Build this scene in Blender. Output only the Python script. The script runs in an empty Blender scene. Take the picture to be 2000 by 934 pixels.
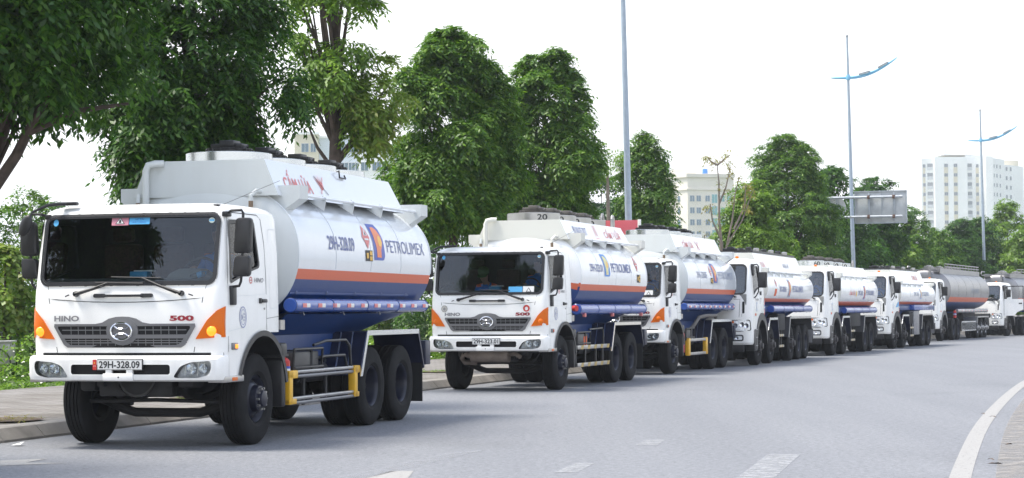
import bpy, bmesh, math, random
import numpy as np
from mathutils import Vector, Matrix
random.seed(7)
R = math.radians
SC = bpy.context.scene
COL = SC.collection

# ------------------------------------------------------------------ camera
FPX = 3950.0; HY = 608.0; CAMZ = 1.57
P = math.atan((HY - 467) / FPX); RO = R(0.35)
fw = Vector((0, math.cos(P), math.sin(P))); r0 = Vector((1, 0, 0)); u0 = r0.cross(fw)
rr = r0 * math.cos(RO) - u0 * math.sin(RO); uu = u0 * math.cos(RO) + r0 * math.sin(RO)
cd = bpy.data.cameras.new('camera'); cam = bpy.data.objects.new('camera', cd); COL.objects.link(cam)
cd.sensor_width = 36; cd.lens = FPX * 36 / 2000; cd.clip_start = 0.3; cd.clip_end = 5000
M4 = Matrix((rr, uu, -fw)).transposed().to_4x4(); M4.translation = (0, 0, CAMZ); cam.matrix_world = M4
SC.camera = cam
cd.dof.use_dof = True; cd.dof.focus_distance = 26; cd.dof.aperture_fstop = 14

# ------------------------------------------------------------------ world + sun
SUN_EL, SUN_AZ = R(64), R(-92)      # azimuth measured from +Y towards +X
w = bpy.data.worlds.new('World'); SC.world = w; w.use_nodes = True
nt = w.node_tree; nt.nodes.clear()
out = nt.nodes.new('ShaderNodeOutputWorld'); bg = nt.nodes.new('ShaderNodeBackground')
sky = nt.nodes.new('ShaderNodeTexSky'); sky.sky_type = 'NISHITA'; sky.sun_disc = False
sky.sun_elevation = SUN_EL; sky.sun_rotation = SUN_AZ
sky.air_density = 1.0; sky.dust_density = 1.5; sky.ozone_density = 2.0
tc = nt.nodes.new('ShaderNodeTexCoord'); sp = nt.nodes.new('ShaderNodeSeparateXYZ')
mr = nt.nodes.new('ShaderNodeMapRange'); mr.interpolation_type = 'SMOOTHSTEP'
mr.inputs['From Min'].default_value = 0.12; mr.inputs['From Max'].default_value = 0.38
mr.inputs['To Min'].default_value = 0.93; mr.inputs['To Max'].default_value = 0.28
mx = nt.nodes.new('ShaderNodeMix'); mx.data_type = 'RGBA'
mx.inputs['B'].default_value = (5.7, 5.65, 5.5, 1)
nt.links.new(tc.outputs['Generated'], sp.inputs[0]); nt.links.new(sp.outputs['Z'], mr.inputs['Value'])
nt.links.new(mr.outputs[0], mx.inputs['Factor']); nt.links.new(sky.outputs[0], mx.inputs['A'])
nt.links.new(mx.outputs['Result'], bg.inputs['Color']); bg.inputs['Strength'].default_value = 0.15
nt.links.new(bg.outputs[0], out.inputs['Surface'])
sl = bpy.data.lights.new('sun', 'SUN'); sl.energy = 2.8; sl.angle = R(18); sl.color = (1, .94, .84)
so = bpy.data.objects.new('sun', sl); COL.objects.link(so)
dsun = Vector((math.sin(SUN_AZ) * math.cos(SUN_EL), math.cos(SUN_AZ) * math.cos(SUN_EL), math.sin(SUN_EL)))
so.rotation_euler = dsun.to_track_quat('Z', 'Y').to_euler()
SC.view_settings.view_transform = 'Standard'; SC.view_settings.look = 'None'
SC.view_settings.exposure = 1.12; SC.view_settings.gamma = 1; SC.view_settings.use_curve_mapping = False
SC.render.engine = 'CYCLES'
SC.cycles.max_bounces = 6; SC.cycles.transparent_max_bounces = 16; SC.cycles.volume_bounces = 0

# ------------------------------------------------------------------ materials
MATS = {}
def mat(name, col, rough=.5, metal=0., spec=.5, coat=0., noise=0., nscale=6., bump=0., bscale=60., emit=None, trans=0.):
    if name in MATS: return MATS[name]
    m = bpy.data.materials.new(name); m.use_nodes = True; n = m.node_tree; b = n.nodes['Principled BSDF']
    b.inputs['Base Color'].default_value = (*col, 1); b.inputs['Roughness'].default_value = rough
    b.inputs['Metallic'].default_value = metal; b.inputs['Specular IOR Level'].default_value = spec
    b.inputs['Coat Weight'].default_value = coat; b.inputs['Coat Roughness'].default_value = .08
    if emit: b.inputs['Emission Color'].default_value = (*emit[0], 1); b.inputs['Emission Strength'].default_value = emit[1]
    t = n.nodes.new('ShaderNodeTexCoord')
    if noise:
        z = n.nodes.new('ShaderNodeTexNoise'); z.inputs['Scale'].default_value = nscale; z.inputs['Detail'].default_value = 6
        n.links.new(t.outputs['Object'], z.inputs['Vector'])
        mr = n.nodes.new('ShaderNodeMapRange'); mr.inputs[1].default_value = .3; mr.inputs[2].default_value = .7
        mr.inputs[3].default_value = 1 - noise; mr.inputs[4].default_value = 1 + noise
        n.links.new(z.outputs[0], mr.inputs[0])
        x = n.nodes.new('ShaderNodeMix'); x.data_type = 'RGBA'; x.blend_type = 'MULTIPLY'; x.inputs[0].default_value = 1
        x.inputs['A'].default_value = (*col, 1); n.links.new(mr.outputs[0], x.inputs['B'])
        n.links.new(x.outputs['Result'], b.inputs['Base Color'])
    if bump:
        z = n.nodes.new('ShaderNodeTexNoise'); z.inputs['Scale'].default_value = bscale; z.inputs['Detail'].default_value = 4
        n.links.new(t.outputs['Object'], z.inputs['Vector'])
        q = n.nodes.new('ShaderNodeBump'); q.inputs['Strength'].default_value = bump; q.inputs['Distance'].default_value = .01
        n.links.new(z.outputs[0], q.inputs['Height']); n.links.new(q.outputs[0], b.inputs['Normal'])
    MATS[name] = m
    return m

def painted(name, col, rough, dirt, coat=.3):
    """vehicle paint with faint road dust collecting in streaks, stronger low down on the body"""
    m = bpy.data.materials.new(name); m.use_nodes = True; n = m.node_tree; b = n.nodes['Principled BSDF']
    b.inputs['Roughness'].default_value = rough; b.inputs['Coat Weight'].default_value = coat; b.inputs['Coat Roughness'].default_value = .06
    t = n.nodes.new('ShaderNodeTexCoord'); mp = n.nodes.new('ShaderNodeMapping'); mp.inputs['Scale'].default_value = (2.5, 2.5, .6)
    n.links.new(t.outputs['Object'], mp.inputs[0])
    z = n.nodes.new('ShaderNodeTexNoise'); z.inputs['Scale'].default_value = 2.2; z.inputs['Detail'].default_value = 8
    n.links.new(mp.outputs[0], z.inputs['Vector'])
    s = n.nodes.new('ShaderNodeSeparateXYZ'); n.links.new(t.outputs['Object'], s.inputs[0])
    h = n.nodes.new('ShaderNodeMapRange'); h.inputs[1].default_value = 2.2; h.inputs[2].default_value = .7; h.inputs[3].default_value = .25; h.inputs[4].default_value = 1.
    n.links.new(s.outputs['Z'], h.inputs[0])
    c = n.nodes.new('ShaderNodeMapRange'); c.inputs[1].default_value = .42; c.inputs[2].default_value = .75; c.inputs[3].default_value = 0; c.inputs[4].default_value = dirt
    n.links.new(z.outputs[0], c.inputs[0])
    mu = n.nodes.new('ShaderNodeMath'); mu.operation = 'MULTIPLY'; n.links.new(c.outputs[0], mu.inputs[0]); n.links.new(h.outputs[0], mu.inputs[1])
    x = n.nodes.new('ShaderNodeMix'); x.data_type = 'RGBA'; x.inputs['A'].default_value = (*col, 1); x.inputs['B'].default_value = (.30, .27, .23, 1)
    n.links.new(mu.outputs[0], x.inputs[0]); n.links.new(x.outputs['Result'], b.inputs['Base Color'])
    MATS[name] = m
    return m

WHITE = painted('white_paint', (.88, .875, .85), .24, .14)
TWHITE = painted('tank_white', (.73, .76, .79), .2, .12, .5)
TWHITE2 = painted('tank_white_clean', (.86, .87, .87), .24, .12, .5)
TGREY = painted('tank_pale_grey', (.60, .63, .63), .4, .3, .1)
STRIPE = painted('orange_red_stripe', (.66, .135, .055), .42, .12, .0)
NAVY = painted('navy_paint', (.005, .042, .18), .36, .08, .0)
BLUE = painted('bright_blue_paint', (.025, .085, .38), .2, .12, .3)
DNAVY = mat('dark_navy', (.006, .010, .035), .4, noise=.3)
STEEL = mat('brushed_steel', (.42, .41, .40), .34, .85, noise=.15, nscale=3)
GALV = mat('galvanised', (.36, .39, .42), .5, .5, noise=.12, nscale=9)
POLEM = mat('lamp_pole_grey', (.34, .40, .47), .5, .3, noise=.08, nscale=9)
CHROME = mat('chrome', (.75, .76, .78), .08, 1.)
ALU = mat('aluminium_trim', (.62, .64, .66), .25, .9)
GRILLE = mat('grille_grey', (.19, .19, .20), .35, .4)
BLACKP = mat('black_plastic', (.016, .016, .018), .42, noise=.2)
BLACK = mat('flat_black', (.008, .008, .009), .75)
RUBBER = mat('tyre_rubber', (.012, .012, .013), .85, spec=.22, noise=.35, nscale=5, bump=.15, bscale=90)
RIMD = mat('rim_dark', (.010, .012, .026), .4, noise=.3)
CHASS = mat('chassis_dark', (.010, .010, .012), .7, noise=.4)
RUST = mat('exhaust_brown', (.16, .13, .11), .65, .3, noise=.3)
AMBER = mat('amber_lens', (.74, .15, .004), .3, spec=.25, coat=.05)
AMBERL = mat('amber_lit', (.85, .25, .02), .15, emit=((1, .26, .015), .75))
LENS = mat('clear_lens', (.80, .82, .84), .15, .1, coat=.6, noise=.3, nscale=22)
REFL = mat('lamp_reflector', (.78, .8, .82), .12, .9)
RED = mat('red_paint', (.55, .03, .025), .35, noise=.15)
FRED = mat('faded_red_lettering', (.72, .22, .21), .5)
PRED = mat('pale_red_panel', (.60, .11, .14), .5)
YEL = mat('yellow_paint', (.75, .42, .02), .4, noise=.12)
DYEL = mat('dull_yellow', (.50, .36, .12), .55, noise=.2)
LETB = mat('grey_blue_lettering', (.17, .20, .38), .5)
LOGB = mat('logo_blue', (.02, .06, .38), .35)
LOGC = mat('logo_sky_blue', (.02, .20, .60), .35)
LOGO = mat('logo_orange', (.80, .20, .05), .35)
LOGY = mat('logo_yellow', (.90, .50, .06), .35)
PWHITE = mat('plate_white', (.78, .78, .76), .45)
TXTK = mat('black_lettering', (.015, .015, .018), .5)
TXTG = mat('grey_lettering', (.22, .22, .24), .3, .5)
TXTR = mat('dark_red_lettering', (.28, .015, .03), .3, .3)
PINK = mat('pink_label', (.62, .26, .33), .5)
SKYB = mat('sky_blue_label', (.10, .42, .75), .5)
DASH = mat('dashboard_grey', (.24, .24, .23), .8)
SEATM = mat('seat_brown', (.05, .022, .018), .85, noise=.4, nscale=40)
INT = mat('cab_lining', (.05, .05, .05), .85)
SKIN = mat('skin', (.42, .24, .17), .55)
SHIRT = mat('blue_shirt', (.05, .20, .60), .8)
ORANGE = mat('orange_trim', (.75, .14, .05), .7)
HAIR = mat('black_hair', (.012, .01, .01), .6)
GREENC = mat('green_cap', (.05, .12, .03), .8)
TROU = mat('dark_trousers', (.02, .025, .05), .85)
LAMPB = mat('lamp_arm_blue', (.20, .48, .70), .35)

def glassmat(name, tint, ior=1.5, rough=.01):
    m = bpy.data.materials.new(name); m.use_nodes = True; n = m.node_tree; n.nodes.clear()
    o = n.nodes.new('ShaderNodeOutputMaterial'); x = n.nodes.new('ShaderNodeMixShader'); f = n.nodes.new('ShaderNodeFresnel')
    f.inputs[0].default_value = ior; t = n.nodes.new('ShaderNodeBsdfTransparent'); t.inputs[0].default_value = (*tint, 1)
    g = n.nodes.new('ShaderNodeBsdfGlossy'); g.inputs['Roughness'].default_value = rough
    n.links.new(f.outputs[0], x.inputs[0]); n.links.new(t.outputs[0], x.inputs[1]); n.links.new(g.outputs[0], x.inputs[2])
    n.links.new(x.outputs[0], o.inputs[0]); MATS[name] = m
    return m
GLASS = glassmat('windscreen_glass', (.62, .70, .72), 1.75)
GLASS2 = glassmat('heavy_windscreen_glass', (.55, .68, .74), 2.3)
SGLASS = glassmat('side_glass', (.35, .38, .40), 1.6)
LGLASS = glassmat('lamp_glass', (.9, .92, .93), 1.45)

# ------------------------------------------------------------------ mesh helpers
def frames(path):
    pts = [Vector(p) for p in path]; T = []
    for i in range(len(pts)):
        a = pts[max(i - 1, 0)]; b = pts[min(i + 1, len(pts) - 1)]; T.append((b - a).normalized())
    n = T[0].orthogonal().normalized(); N = []
    for t in T:
        n = (n - t * n.dot(t))
        n = n.normalized() if n.length > 1e-6 else t.orthogonal().normalized()
        N.append(n)
    return pts, T, N

class MB:
    def __init__(s): s.v = []; s.f = []; s.m = []; s.mats = []; s.sm = []
    def mi(s, m):
        if m not in s.mats: s.mats.append(m)
        return s.mats.index(m)
    def add(s, vs, fs, m, smooth=True):
        o = len(s.v); k = s.mi(m); s.v += [tuple(v) for v in vs]
        for f in fs: s.f.append(tuple(i + o for i in f)); s.m.append(k); s.sm.append(smooth)
        return s
    def bm(s, b, m, smooth=True):
        b.verts.index_update()
        s.add([v.co[:] for v in b.verts], [[v.index for v in f.verts] for f in b.faces], m, smooth); b.free(); return s
    def box(s, x0, x1, y0, y1, z0, z1, m, bev=0., seg=2, rot=None):
        b = bmesh.new(); bmesh.ops.create_cube(b, size=1)
        for v in b.verts: v.co = Vector(((x0 + x1) / 2 + v.co.x * (x1 - x0), (y0 + y1) / 2 + v.co.y * (y1 - y0), (z0 + z1) / 2 + v.co.z * (z1 - z0)))
        if bev: bmesh.ops.bevel(b, geom=b.edges[:], offset=bev, segments=seg, affect='EDGES', profile=.5)
        if rot:
            c = Vector(((x0 + x1) / 2, (y0 + y1) / 2, (z0 + z1) / 2)); bmesh.ops.rotate(b, verts=b.verts, cent=c, matrix=rot)
        return s.bm(b, m, bev > 0)
    def prism(s, poly, ax, a, b_, m, bev=0., seg=2):
        """poly is 2-D; ax 'x': poly=(y,z); 'y': poly=(x,z); 'z': poly=(x,y)"""
        f = {'x': lambda p, t: (t, p[0], p[1]), 'y': lambda p, t: (p[0], t, p[1]), 'z': lambda p, t: (p[0], p[1], t)}[ax]
        b = bmesh.new(); A = [b.verts.new(f(p, a)) for p in poly]; B = [b.verts.new(f(p, b_)) for p in poly]
        n = len(poly); b.faces.new(A); b.faces.new(B[::-1])
        for i in range(n): b.faces.new((A[i], B[i], B[(i + 1) % n], A[(i + 1) % n]))
        bmesh.ops.recalc_face_normals(b, faces=b.faces)
        if bev: bmesh.ops.bevel(b, geom=b.edges[:], offset=bev, segments=seg, affect='EDGES', profile=.5)
        return s.bm(b, m, bev > 0)
    def tube(s, path, r, m, n=8, cap=True):
        pts, T, N = frames(path); rs = r if isinstance(r, (list, tuple)) else [r] * len(pts); vs = []; fs = []
        for p, t, nn, q in zip(pts, T, N, rs):
            b = t.cross(nn)
            for k in range(n):
                a = 2 * math.pi * k / n; vs.append(p + (nn * math.cos(a) + b * math.sin(a)) * q)
        for i in range(len(pts) - 1):
            for k in range(n): fs.append((i * n + k, i * n + (k + 1) % n, (i + 1) * n + (k + 1) % n, (i + 1) * n + k))
        if cap: fs.append(tuple(range(n))[::-1]); fs.append(tuple((len(pts) - 1) * n + k for k in range(n)))
        return s.add(vs, fs, m)
    def lathe(s, prof, c, ax, m, n=32, sx=1., closed=False):
        """prof: (radius, along axis)"""
        vs = []; fs = []
        for r_, h in prof:
            for k in range(n):
                a = 2 * math.pi * k / n; u_, v_ = r_ * math.cos(a), r_ * math.sin(a)
                vs.append({'x': (c[0] + h, c[1] + u_, c[2] + v_), 'y': (c[0] + u_ * sx, c[1] + h, c[2] + v_), 'z': (c[0] + u_, c[1] + v_, c[2] + h)}[ax])
        L = len(prof)
        for i in range(L if closed else L - 1):
            j = (i + 1) % L
            for k in range(n): fs.append((i * n + k, i * n + (k + 1) % n, j * n + (k + 1) % n, j * n + k))
        return s.add(vs, fs, m)
    def mesh(s, name, ang=32):
        me = bpy.data.meshes.new(name); me.from_pydata(s.v, [], s.f)
        for m in s.mats: me.materials.append(m)
        me.polygons.foreach_set('material_index', s.m); me.polygons.foreach_set('use_smooth', s.sm)
        b = bmesh.new(); b.from_mesh(me); bmesh.ops.recalc_face_normals(b, faces=b.faces); b.to_mesh(me); b.free()
        me.set_sharp_from_angle(angle=R(ang)); me.update()
        return me
    def build(s, name, parent=None, label=None, cat=None, kind=None, group=None, ang=32):
        return obj(name, s.mesh(name, ang), parent, label, cat, kind, group)

def obj(name, me, parent=None, label=None, cat=None, kind=None, group=None, loc=None):
    o = bpy.data.objects.new(name, me); COL.objects.link(o)
    if parent: o.parent = parent
    if loc: o.location = loc
    for k, v in (('label', label), ('category', cat), ('kind', kind), ('group', group)):
        if v: o[k] = v
    return o
def empty(name, loc, rz, label, cat, group=None):
    o = obj(name, None, None, label, cat, None, group); o.location = loc; o.rotation_euler = (0, 0, rz); o.empty_display_size = .3
    return o
def rrect(x0, x1, z0, z1, r, n=5):
    P = []
    for cx, cz, a0 in ((x1 - r, z1 - r, 0), (x0 + r, z1 - r, 90), (x0 + r, z0 + r, 180), (x1 - r, z0 + r, 270)):
        for k in range(n + 1):
            a = R(a0 + 90 * k / n); P.append((cx + r * math.cos(a), cz + r * math.sin(a)))
    return P
def rpoly(pts, r, n=4):
    """polygon with rounded corners"""
    out = []; L = len(pts)
    for i in range(L):
        p = Vector(pts[i]); a = (Vector(pts[i - 1]) - p); b = (Vector(pts[(i + 1) % L]) - p)
        d = min(r, a.length * .45, b.length * .45); A = p + a.normalized() * d; B = p + b.normalized() * d
        for k in range(n + 1):
            t = k / n; q = A * (1 - t) ** 2 + p * 2 * t * (1 - t) + B * t * t; out.append((q.x, q.y))
    return out
def flatmap(me_b, fn, step=.08, cuts=True):
    if cuts:
        zs = [v.co.y for v in me_b.verts]; z0, z1 = min(zs), max(zs); k = math.floor(z0 / step) + 1
        while k * step < z1 - 1e-4:
            g = me_b.verts[:] + me_b.edges[:] + me_b.faces[:]
            bmesh.ops.bisect_plane(me_b, geom=g, plane_co=(0, k * step, 0), plane_no=(0, 1, 0), dist=1e-5); k += 1
        xs = [v.co.x for v in me_b.verts]; x0, x1 = min(xs), max(xs); k = math.floor(x0 / .15) + 1
        while k * .15 < x1 - 1e-4:
            g = me_b.verts[:] + me_b.edges[:] + me_b.faces[:]
            bmesh.ops.bisect_plane(me_b, geom=g, plane_co=(k * .15, 0, 0), plane_no=(1, 0, 0), dist=1e-5); k += 1
    for v in me_b.verts: v.co = Vector(fn(v.co.x, v.co.y))
def decal(mb, poly, fn, m, cuts=True):
    b = bmesh.new(); b.faces.new([b.verts.new((p[0], p[1], 0)) for p in poly])
    bmesh.ops.triangulate(b, faces=b.faces); flatmap(b, fn, cuts=cuts); mb.bm(b, m, False)
def band(mb, outer, inner, fn, m):
    n = len(outer); mb.add([fn(*p) for p in outer] + [fn(*p) for p in inner], [(i, (i + 1) % n, n + (i + 1) % n, n + i) for i in range(n)], m)
_tc = {}
def textmesh(txt, bold):
    if (txt, bold) in _tc: return _tc[(txt, bold)]
    c = bpy.data.curves.new('t', 'FONT'); c.body = txt; c.offset = bold; c.resolution_u = 3
    o = bpy.data.objects.new('t', c); COL.objects.link(o); dg = bpy.context.evaluated_depsgraph_get(); dg.update()
    me = bpy.data.meshes.new_from_object(o.evaluated_get(dg)); bpy.data.objects.remove(o); _tc[(txt, bold)] = me
    return me
def lettering(mb, txt, x0, x1, z0, z1, fn, m, bold=.02, cuts=False, slant=0.):
    b = bmesh.new(); b.from_mesh(textmesh(txt, bold)); xs = [v.co.x for v in b.verts]; ys = [v.co.y for v in b.verts]
    if not xs: b.free(); return
    ax, bx, ay, by = min(xs), max(xs), min(ys), max(ys)
    for v in b.verts:
        t = (v.co.y - ay) / (by - ay); v.co = Vector((x0 + (v.co.x - ax) / (bx - ax) * (x1 - x0) + slant * t, z0 + t * (z1 - z0), 0))
    flatmap(b, fn, cuts=cuts); mb.bm(b, m, False)
def circ(cx, cy, rx, ry, n=24): return [(cx + rx * math.cos(2 * math.pi * k / n), cy + ry * math.sin(2 * math.pi * k / n)) for k in range(n)]

def boolean(target, cutters):
    """target, cutters: meshes -> new mesh"""
    t = bpy.data.objects.new('tmp', target); COL.objects.link(t); cs = []
    for c in cutters:
        o = bpy.data.objects.new('cut', c); COL.objects.link(o); cs.append(o)
        m = t.modifiers.new('b', 'BOOLEAN'); m.operation = 'DIFFERENCE'; m.object = o; m.solver = 'EXACT'; m.material_mode = 'TRANSFER'
    dg = bpy.context.evaluated_depsgraph_get(); dg.update()
    me = bpy.data.meshes.new_from_object(t.evaluated_get(dg))
    for o in cs + [t]: bpy.data.objects.remove(o)
    me.polygons.foreach_set('use_smooth', [True] * len(me.polygons)); me.set_sharp_from_angle(angle=R(28)); me.update()
    return me

# ------------------------------------------------------------------ road geometry
KP = np.array([(-30, -22.0), (0, -13.4), (10, -10.5), (24.7, -6.25), (29.8, -4.75), (40.5, -1.75), (50, 1.2), (57.5, 3.9), (69.5, 8.2), (80, 12.2), (98, 18.6), (114, 25.6), (140, 38.5), (200, 72), (300, 135), (500, 270), (900, 560)], float)
_z = np.concatenate([np.arange(-30, 140, 1.), np.arange(140, 900, 6.)]); _x = np.interp(_z, KP[:, 0], KP[:, 1])
for _ in range(2):
    _g = np.arange(-30, 900, 1.); _xg = np.interp(_g, _z, _x); k = np.exp(-.5 * (np.arange(-9, 10) / 3.5) ** 2); k /= k.sum()
    _xp = np.concatenate([_xg[0] - (_xg[1] - _xg[0]) * np.arange(9, 0, -1), _xg, _xg[-1] + (_xg[-1] - _xg[-2]) * np.arange(1, 10)])
    _x = np.interp(_z, _g, np.convolve(_xp, k, 'valid'))
def kx(z): return float(np.interp(z, _z, _x))
_dx = np.gradient(_x, _z); _nl = np.sqrt(1 + _dx ** 2); NRM = np.stack([1 / _nl, -_dx / _nl], 1)     # towards the right
def off(d, i0=0, i1=None):
    return np.stack([_x, _z], 1)[i0:i1] + NRM[i0:i1] * d
def strip(mb, d0, d1, z0, z1, m, i0=0, i1=None):
    A = off(d0, i0, i1); B = off(d1, i0, i1); n = len(A)
    mb.add([(p[0], p[1], z0) for p in A] + [(p[0], p[1], z1) for p in B], [(i, n + i, n + i + 1, i + 1) for i in range(n - 1)], m)
def along(z, d):
    i = int(np.argmin(abs(_z - z))); x = kx(z); return x + NRM[i][0] * d, z + NRM[i][1] * d, math.atan(_dx[i])

def nodes_mat(name):
    m = bpy.data.materials.new(name); m.use_nodes = True; MATS[name] = m
    return m, m.node_tree, m.node_tree.nodes['Principled BSDF']
def N(n, t, **k):
    x = n.nodes.new(t)
    for a, b in k.items(): setattr(x, a, b)
    return x
def noise(n, vec, scale, detail=6, rough=.6):
    z = N(n, 'ShaderNodeTexNoise'); z.inputs['Scale'].default_value = scale; z.inputs['Detail'].default_value = detail; z.inputs['Roughness'].default_value = rough
    n.links.new(vec, z.inputs['Vector']); return z.outputs[0]
def ramp(n, f, stops):
    r_ = N(n, 'ShaderNodeValToRGB'); e = r_.color_ramp.elements
    while len(e) < len(stops): e.new(.5)
    for q, (p, c) in zip(e, stops): q.position = p; q.color = (*c, 1) if len(c) == 3 else c
    n.links.new(f, r_.inputs[0]); return r_.outputs[0]
def mixc(n, f, a, b, mode='MIX'):
    x = N(n, 'ShaderNodeMix', data_type='RGBA', blend_type=mode)
    if isinstance(f, (int, float)): x.inputs[0].default_value = f
    else: n.links.new(f, x.inputs[0])
    for k, v in (('A', a), ('B', b)):
        if isinstance(v, tuple): x.inputs[k].default_value = (*v, 1)
        else: n.links.new(v, x.inputs[k])
    return x.outputs['Result']

# asphalt: fine aggregate speckle + broad wear patches
m, n, b = nodes_mat('asphalt'); t = N(n, 'ShaderNodeTexCoord').outputs['Object']
mp = N(n, 'ShaderNodeMapping'); mp.inputs['Rotation'].default_value = (0, 0, R(18)); mp.inputs['Scale'].default_value = (1.1, .07, 1); n.links.new(t, mp.inputs[0])
sp1 = ramp(n, noise(n, t, 13, 7, .95), [(.34, (.42, .43, .45)), (.5, (1, 1, 1)), (.66, (1.5, 1.5, 1.48))])
vor = N(n, 'ShaderNodeTexVoronoi'); vor.inputs['Scale'].default_value = 38; n.links.new(t, vor.inputs['Vector'])
sp2 = ramp(n, vor.outputs['Distance'], [(.05, (1.0, 1.0, 1.0)), (.55, (.80, .80, .80))])
pt = ramp(n, noise(n, mp.outputs[0], .55, 6, .6), [(.30, (.192, .200, .217)), (.5, (.212, .220, .238)), (.70, (.230, .238, .255))])
st = ramp(n, noise(n, t, .35, 3, .5), [(.28, (.90, .90, .90)), (.42, (1, 1, 1))]); pt = mixc(n, 1., pt, st, 'MULTIPLY'); c1 = mixc(n, 1., pt, sp1, 'MULTIPLY'); c1 = mixc(n, 1., c1, sp2, 'MULTIPLY')
n.links.new(c1, b.inputs['Base Color']); b.inputs['Roughness'].default_value = .8
bp = N(n, 'ShaderNodeBump'); bp.inputs['Strength'].default_value = .5; bp.inputs['Distance'].default_value = .012; n.links.new(noise(n, t, 45, 4, .8), bp.inputs['Height']); n.links.new(bp.outputs[0], b.inputs['Normal'])
ASPH = m
# paving bricks
m, n, b = nodes_mat('paving_brick'); t = N(n, 'ShaderNodeTexCoord').outputs['Object']
mp = N(n, 'ShaderNodeMapping'); mp.inputs['Rotation'].default_value = (0, 0, R(16)); n.links.new(t, mp.inputs[0])
br = N(n, 'ShaderNodeTexBrick'); br.inputs['Scale'].default_value = 1; br.inputs['Brick Width'].default_value = .42; br.inputs['Row Height'].default_value = .21; br.inputs['Mortar Size'].default_value = .012
br.inputs['Color1'].default_value = (.19, .178, .165, 1); br.inputs['Color2'].default_value = (.25, .235, .22, 1); br.inputs['Mortar'].default_value = (.09, .085, .08, 1)
n.links.new(mp.outputs[0], br.inputs['Vector'])
dr = ramp(n, noise(n, t, .9, 8, .65), [(.35, (.62, .58, .52)), (.6, (1, 1, 1))])
n.links.new(mixc(n, 1., br.outputs['Color'], dr, 'MULTIPLY'), b.inputs['Base Color']); b.inputs['Roughness'].default_value = .9
bp = N(n, 'ShaderNodeBump'); bp.inputs['Strength'].default_value = .6; bp.inputs['Distance'].default_value = .01; n.links.new(br.outputs['Fac'], bp.inputs['Height']); bp.invert = True; n.links.new(bp.outputs[0], b.inputs['Normal'])
PAVE = m
KERB = mat('kerb_concrete', (.25, .235, .215), .9, noise=.25, nscale=2.5, bump=.4, bscale=40)
m, n, b = nodes_mat('dusty_ground'); t = N(n, 'ShaderNodeTexCoord').outputs['Object']
n.links.new(ramp(n, noise(n, t, 2.2, 9, .75), [(.3, (.262, .247, .228)), (.5, (.272, .256, .236)), (.7, (.284, .267, .246))]), b.inputs['Base Color']); b.inputs['Roughness'].default_value = .95
DUST = m
m, n, b = nodes_mat('soil_grass'); t = N(n, 'ShaderNodeTexCoord').outputs['Object']
n.links.new(ramp(n, noise(n, t, .7, 8, .7), [(.35, (.05, .08, .02)), (.5, (.08, .12, .035)), (.65, (.17, .14, .08))]), b.inputs['Base Color']); b.inputs['Roughness'].default_value = 1
SOIL = m
def worn(name, col, lo, hi, scale=9):
    m, n, b = nodes_mat(name); t = N(n, 'ShaderNodeTexCoord').outputs['Object']; b.inputs['Base Color'].default_value = (*col, 1); b.inputs['Roughness'].default_value = .8
    a = ramp(n, noise(n, t, scale, 10, .8), [(lo, (0, 0, 0)), (hi, (1, 1, 1))]); n.links.new(a, b.inputs['Alpha']); return m
LINEW = worn('edge_line_paint', (.29, .285, .275), .27, .46, 18)
FADED = worn('faded_road_paint', (.34, .35, .365), .34, .64, 7)
FADED2 = worn('nearly_gone_road_paint', (.33, .34, .36), .42, .75, 5)

g = MB(); g.add([(-1500, -200, -.03), (2500, -200, -.03), (2500, 3200, -.03), (-1500, 3200, -.03)], [(0, 1, 2, 3)], SOIL, False); g.build('ground', kind='structure')
g = MB(); strip(g, -.02, 13.5, 0, 0, ASPH); g.build('road', kind='structure')
g = MB(); strip(g, -.42, -6.6, .15, .17, PAVE); g.build('sidewalk', kind='structure')
# kerb: sloped stones about a metre long with open joints
g = MB(); pl = off(0); cum = np.concatenate([[0], np.cumsum(np.hypot(*np.diff(pl, axis=0).T))])
s_ = 0.
while s_ < 190:
    def at(s, d):
        x = np.interp(s, cum, pl[:, 0]); y = np.interp(s, cum, pl[:, 1]); nx = np.interp(s, cum, NRM[:, 0]); ny = np.interp(s, cum, NRM[:, 1]); return x + nx * d, y + ny * d
    a, c = s_ + .008, s_ + .99; prof = [(0, -.02), (0, .03), (-.13, .165), (-.17, .175), (-.43, .172), (-.43, -.02)]
    vs = [(*at(a, d), z) for d, z in prof] + [(*at(c, d), z) for d, z in prof]; q = len(prof)
    g.add(vs, [(i, (i + 1) % q, q + (i + 1) % q, q + i) for i in range(q)] + [tuple(range(q)), tuple(range(q, 2 * q))], KERB, False); s_ += 1.
g.build('kerb', kind='structure')
g = MB(); strip(g, -.40, -.05, -.01, .0, mat('kerb_joint', (.07, .065, .06), .95)); strip(g, -.05, 0, .0, .0, MATS['kerb_joint']); g.build('kerb_bed', kind='structure')
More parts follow.
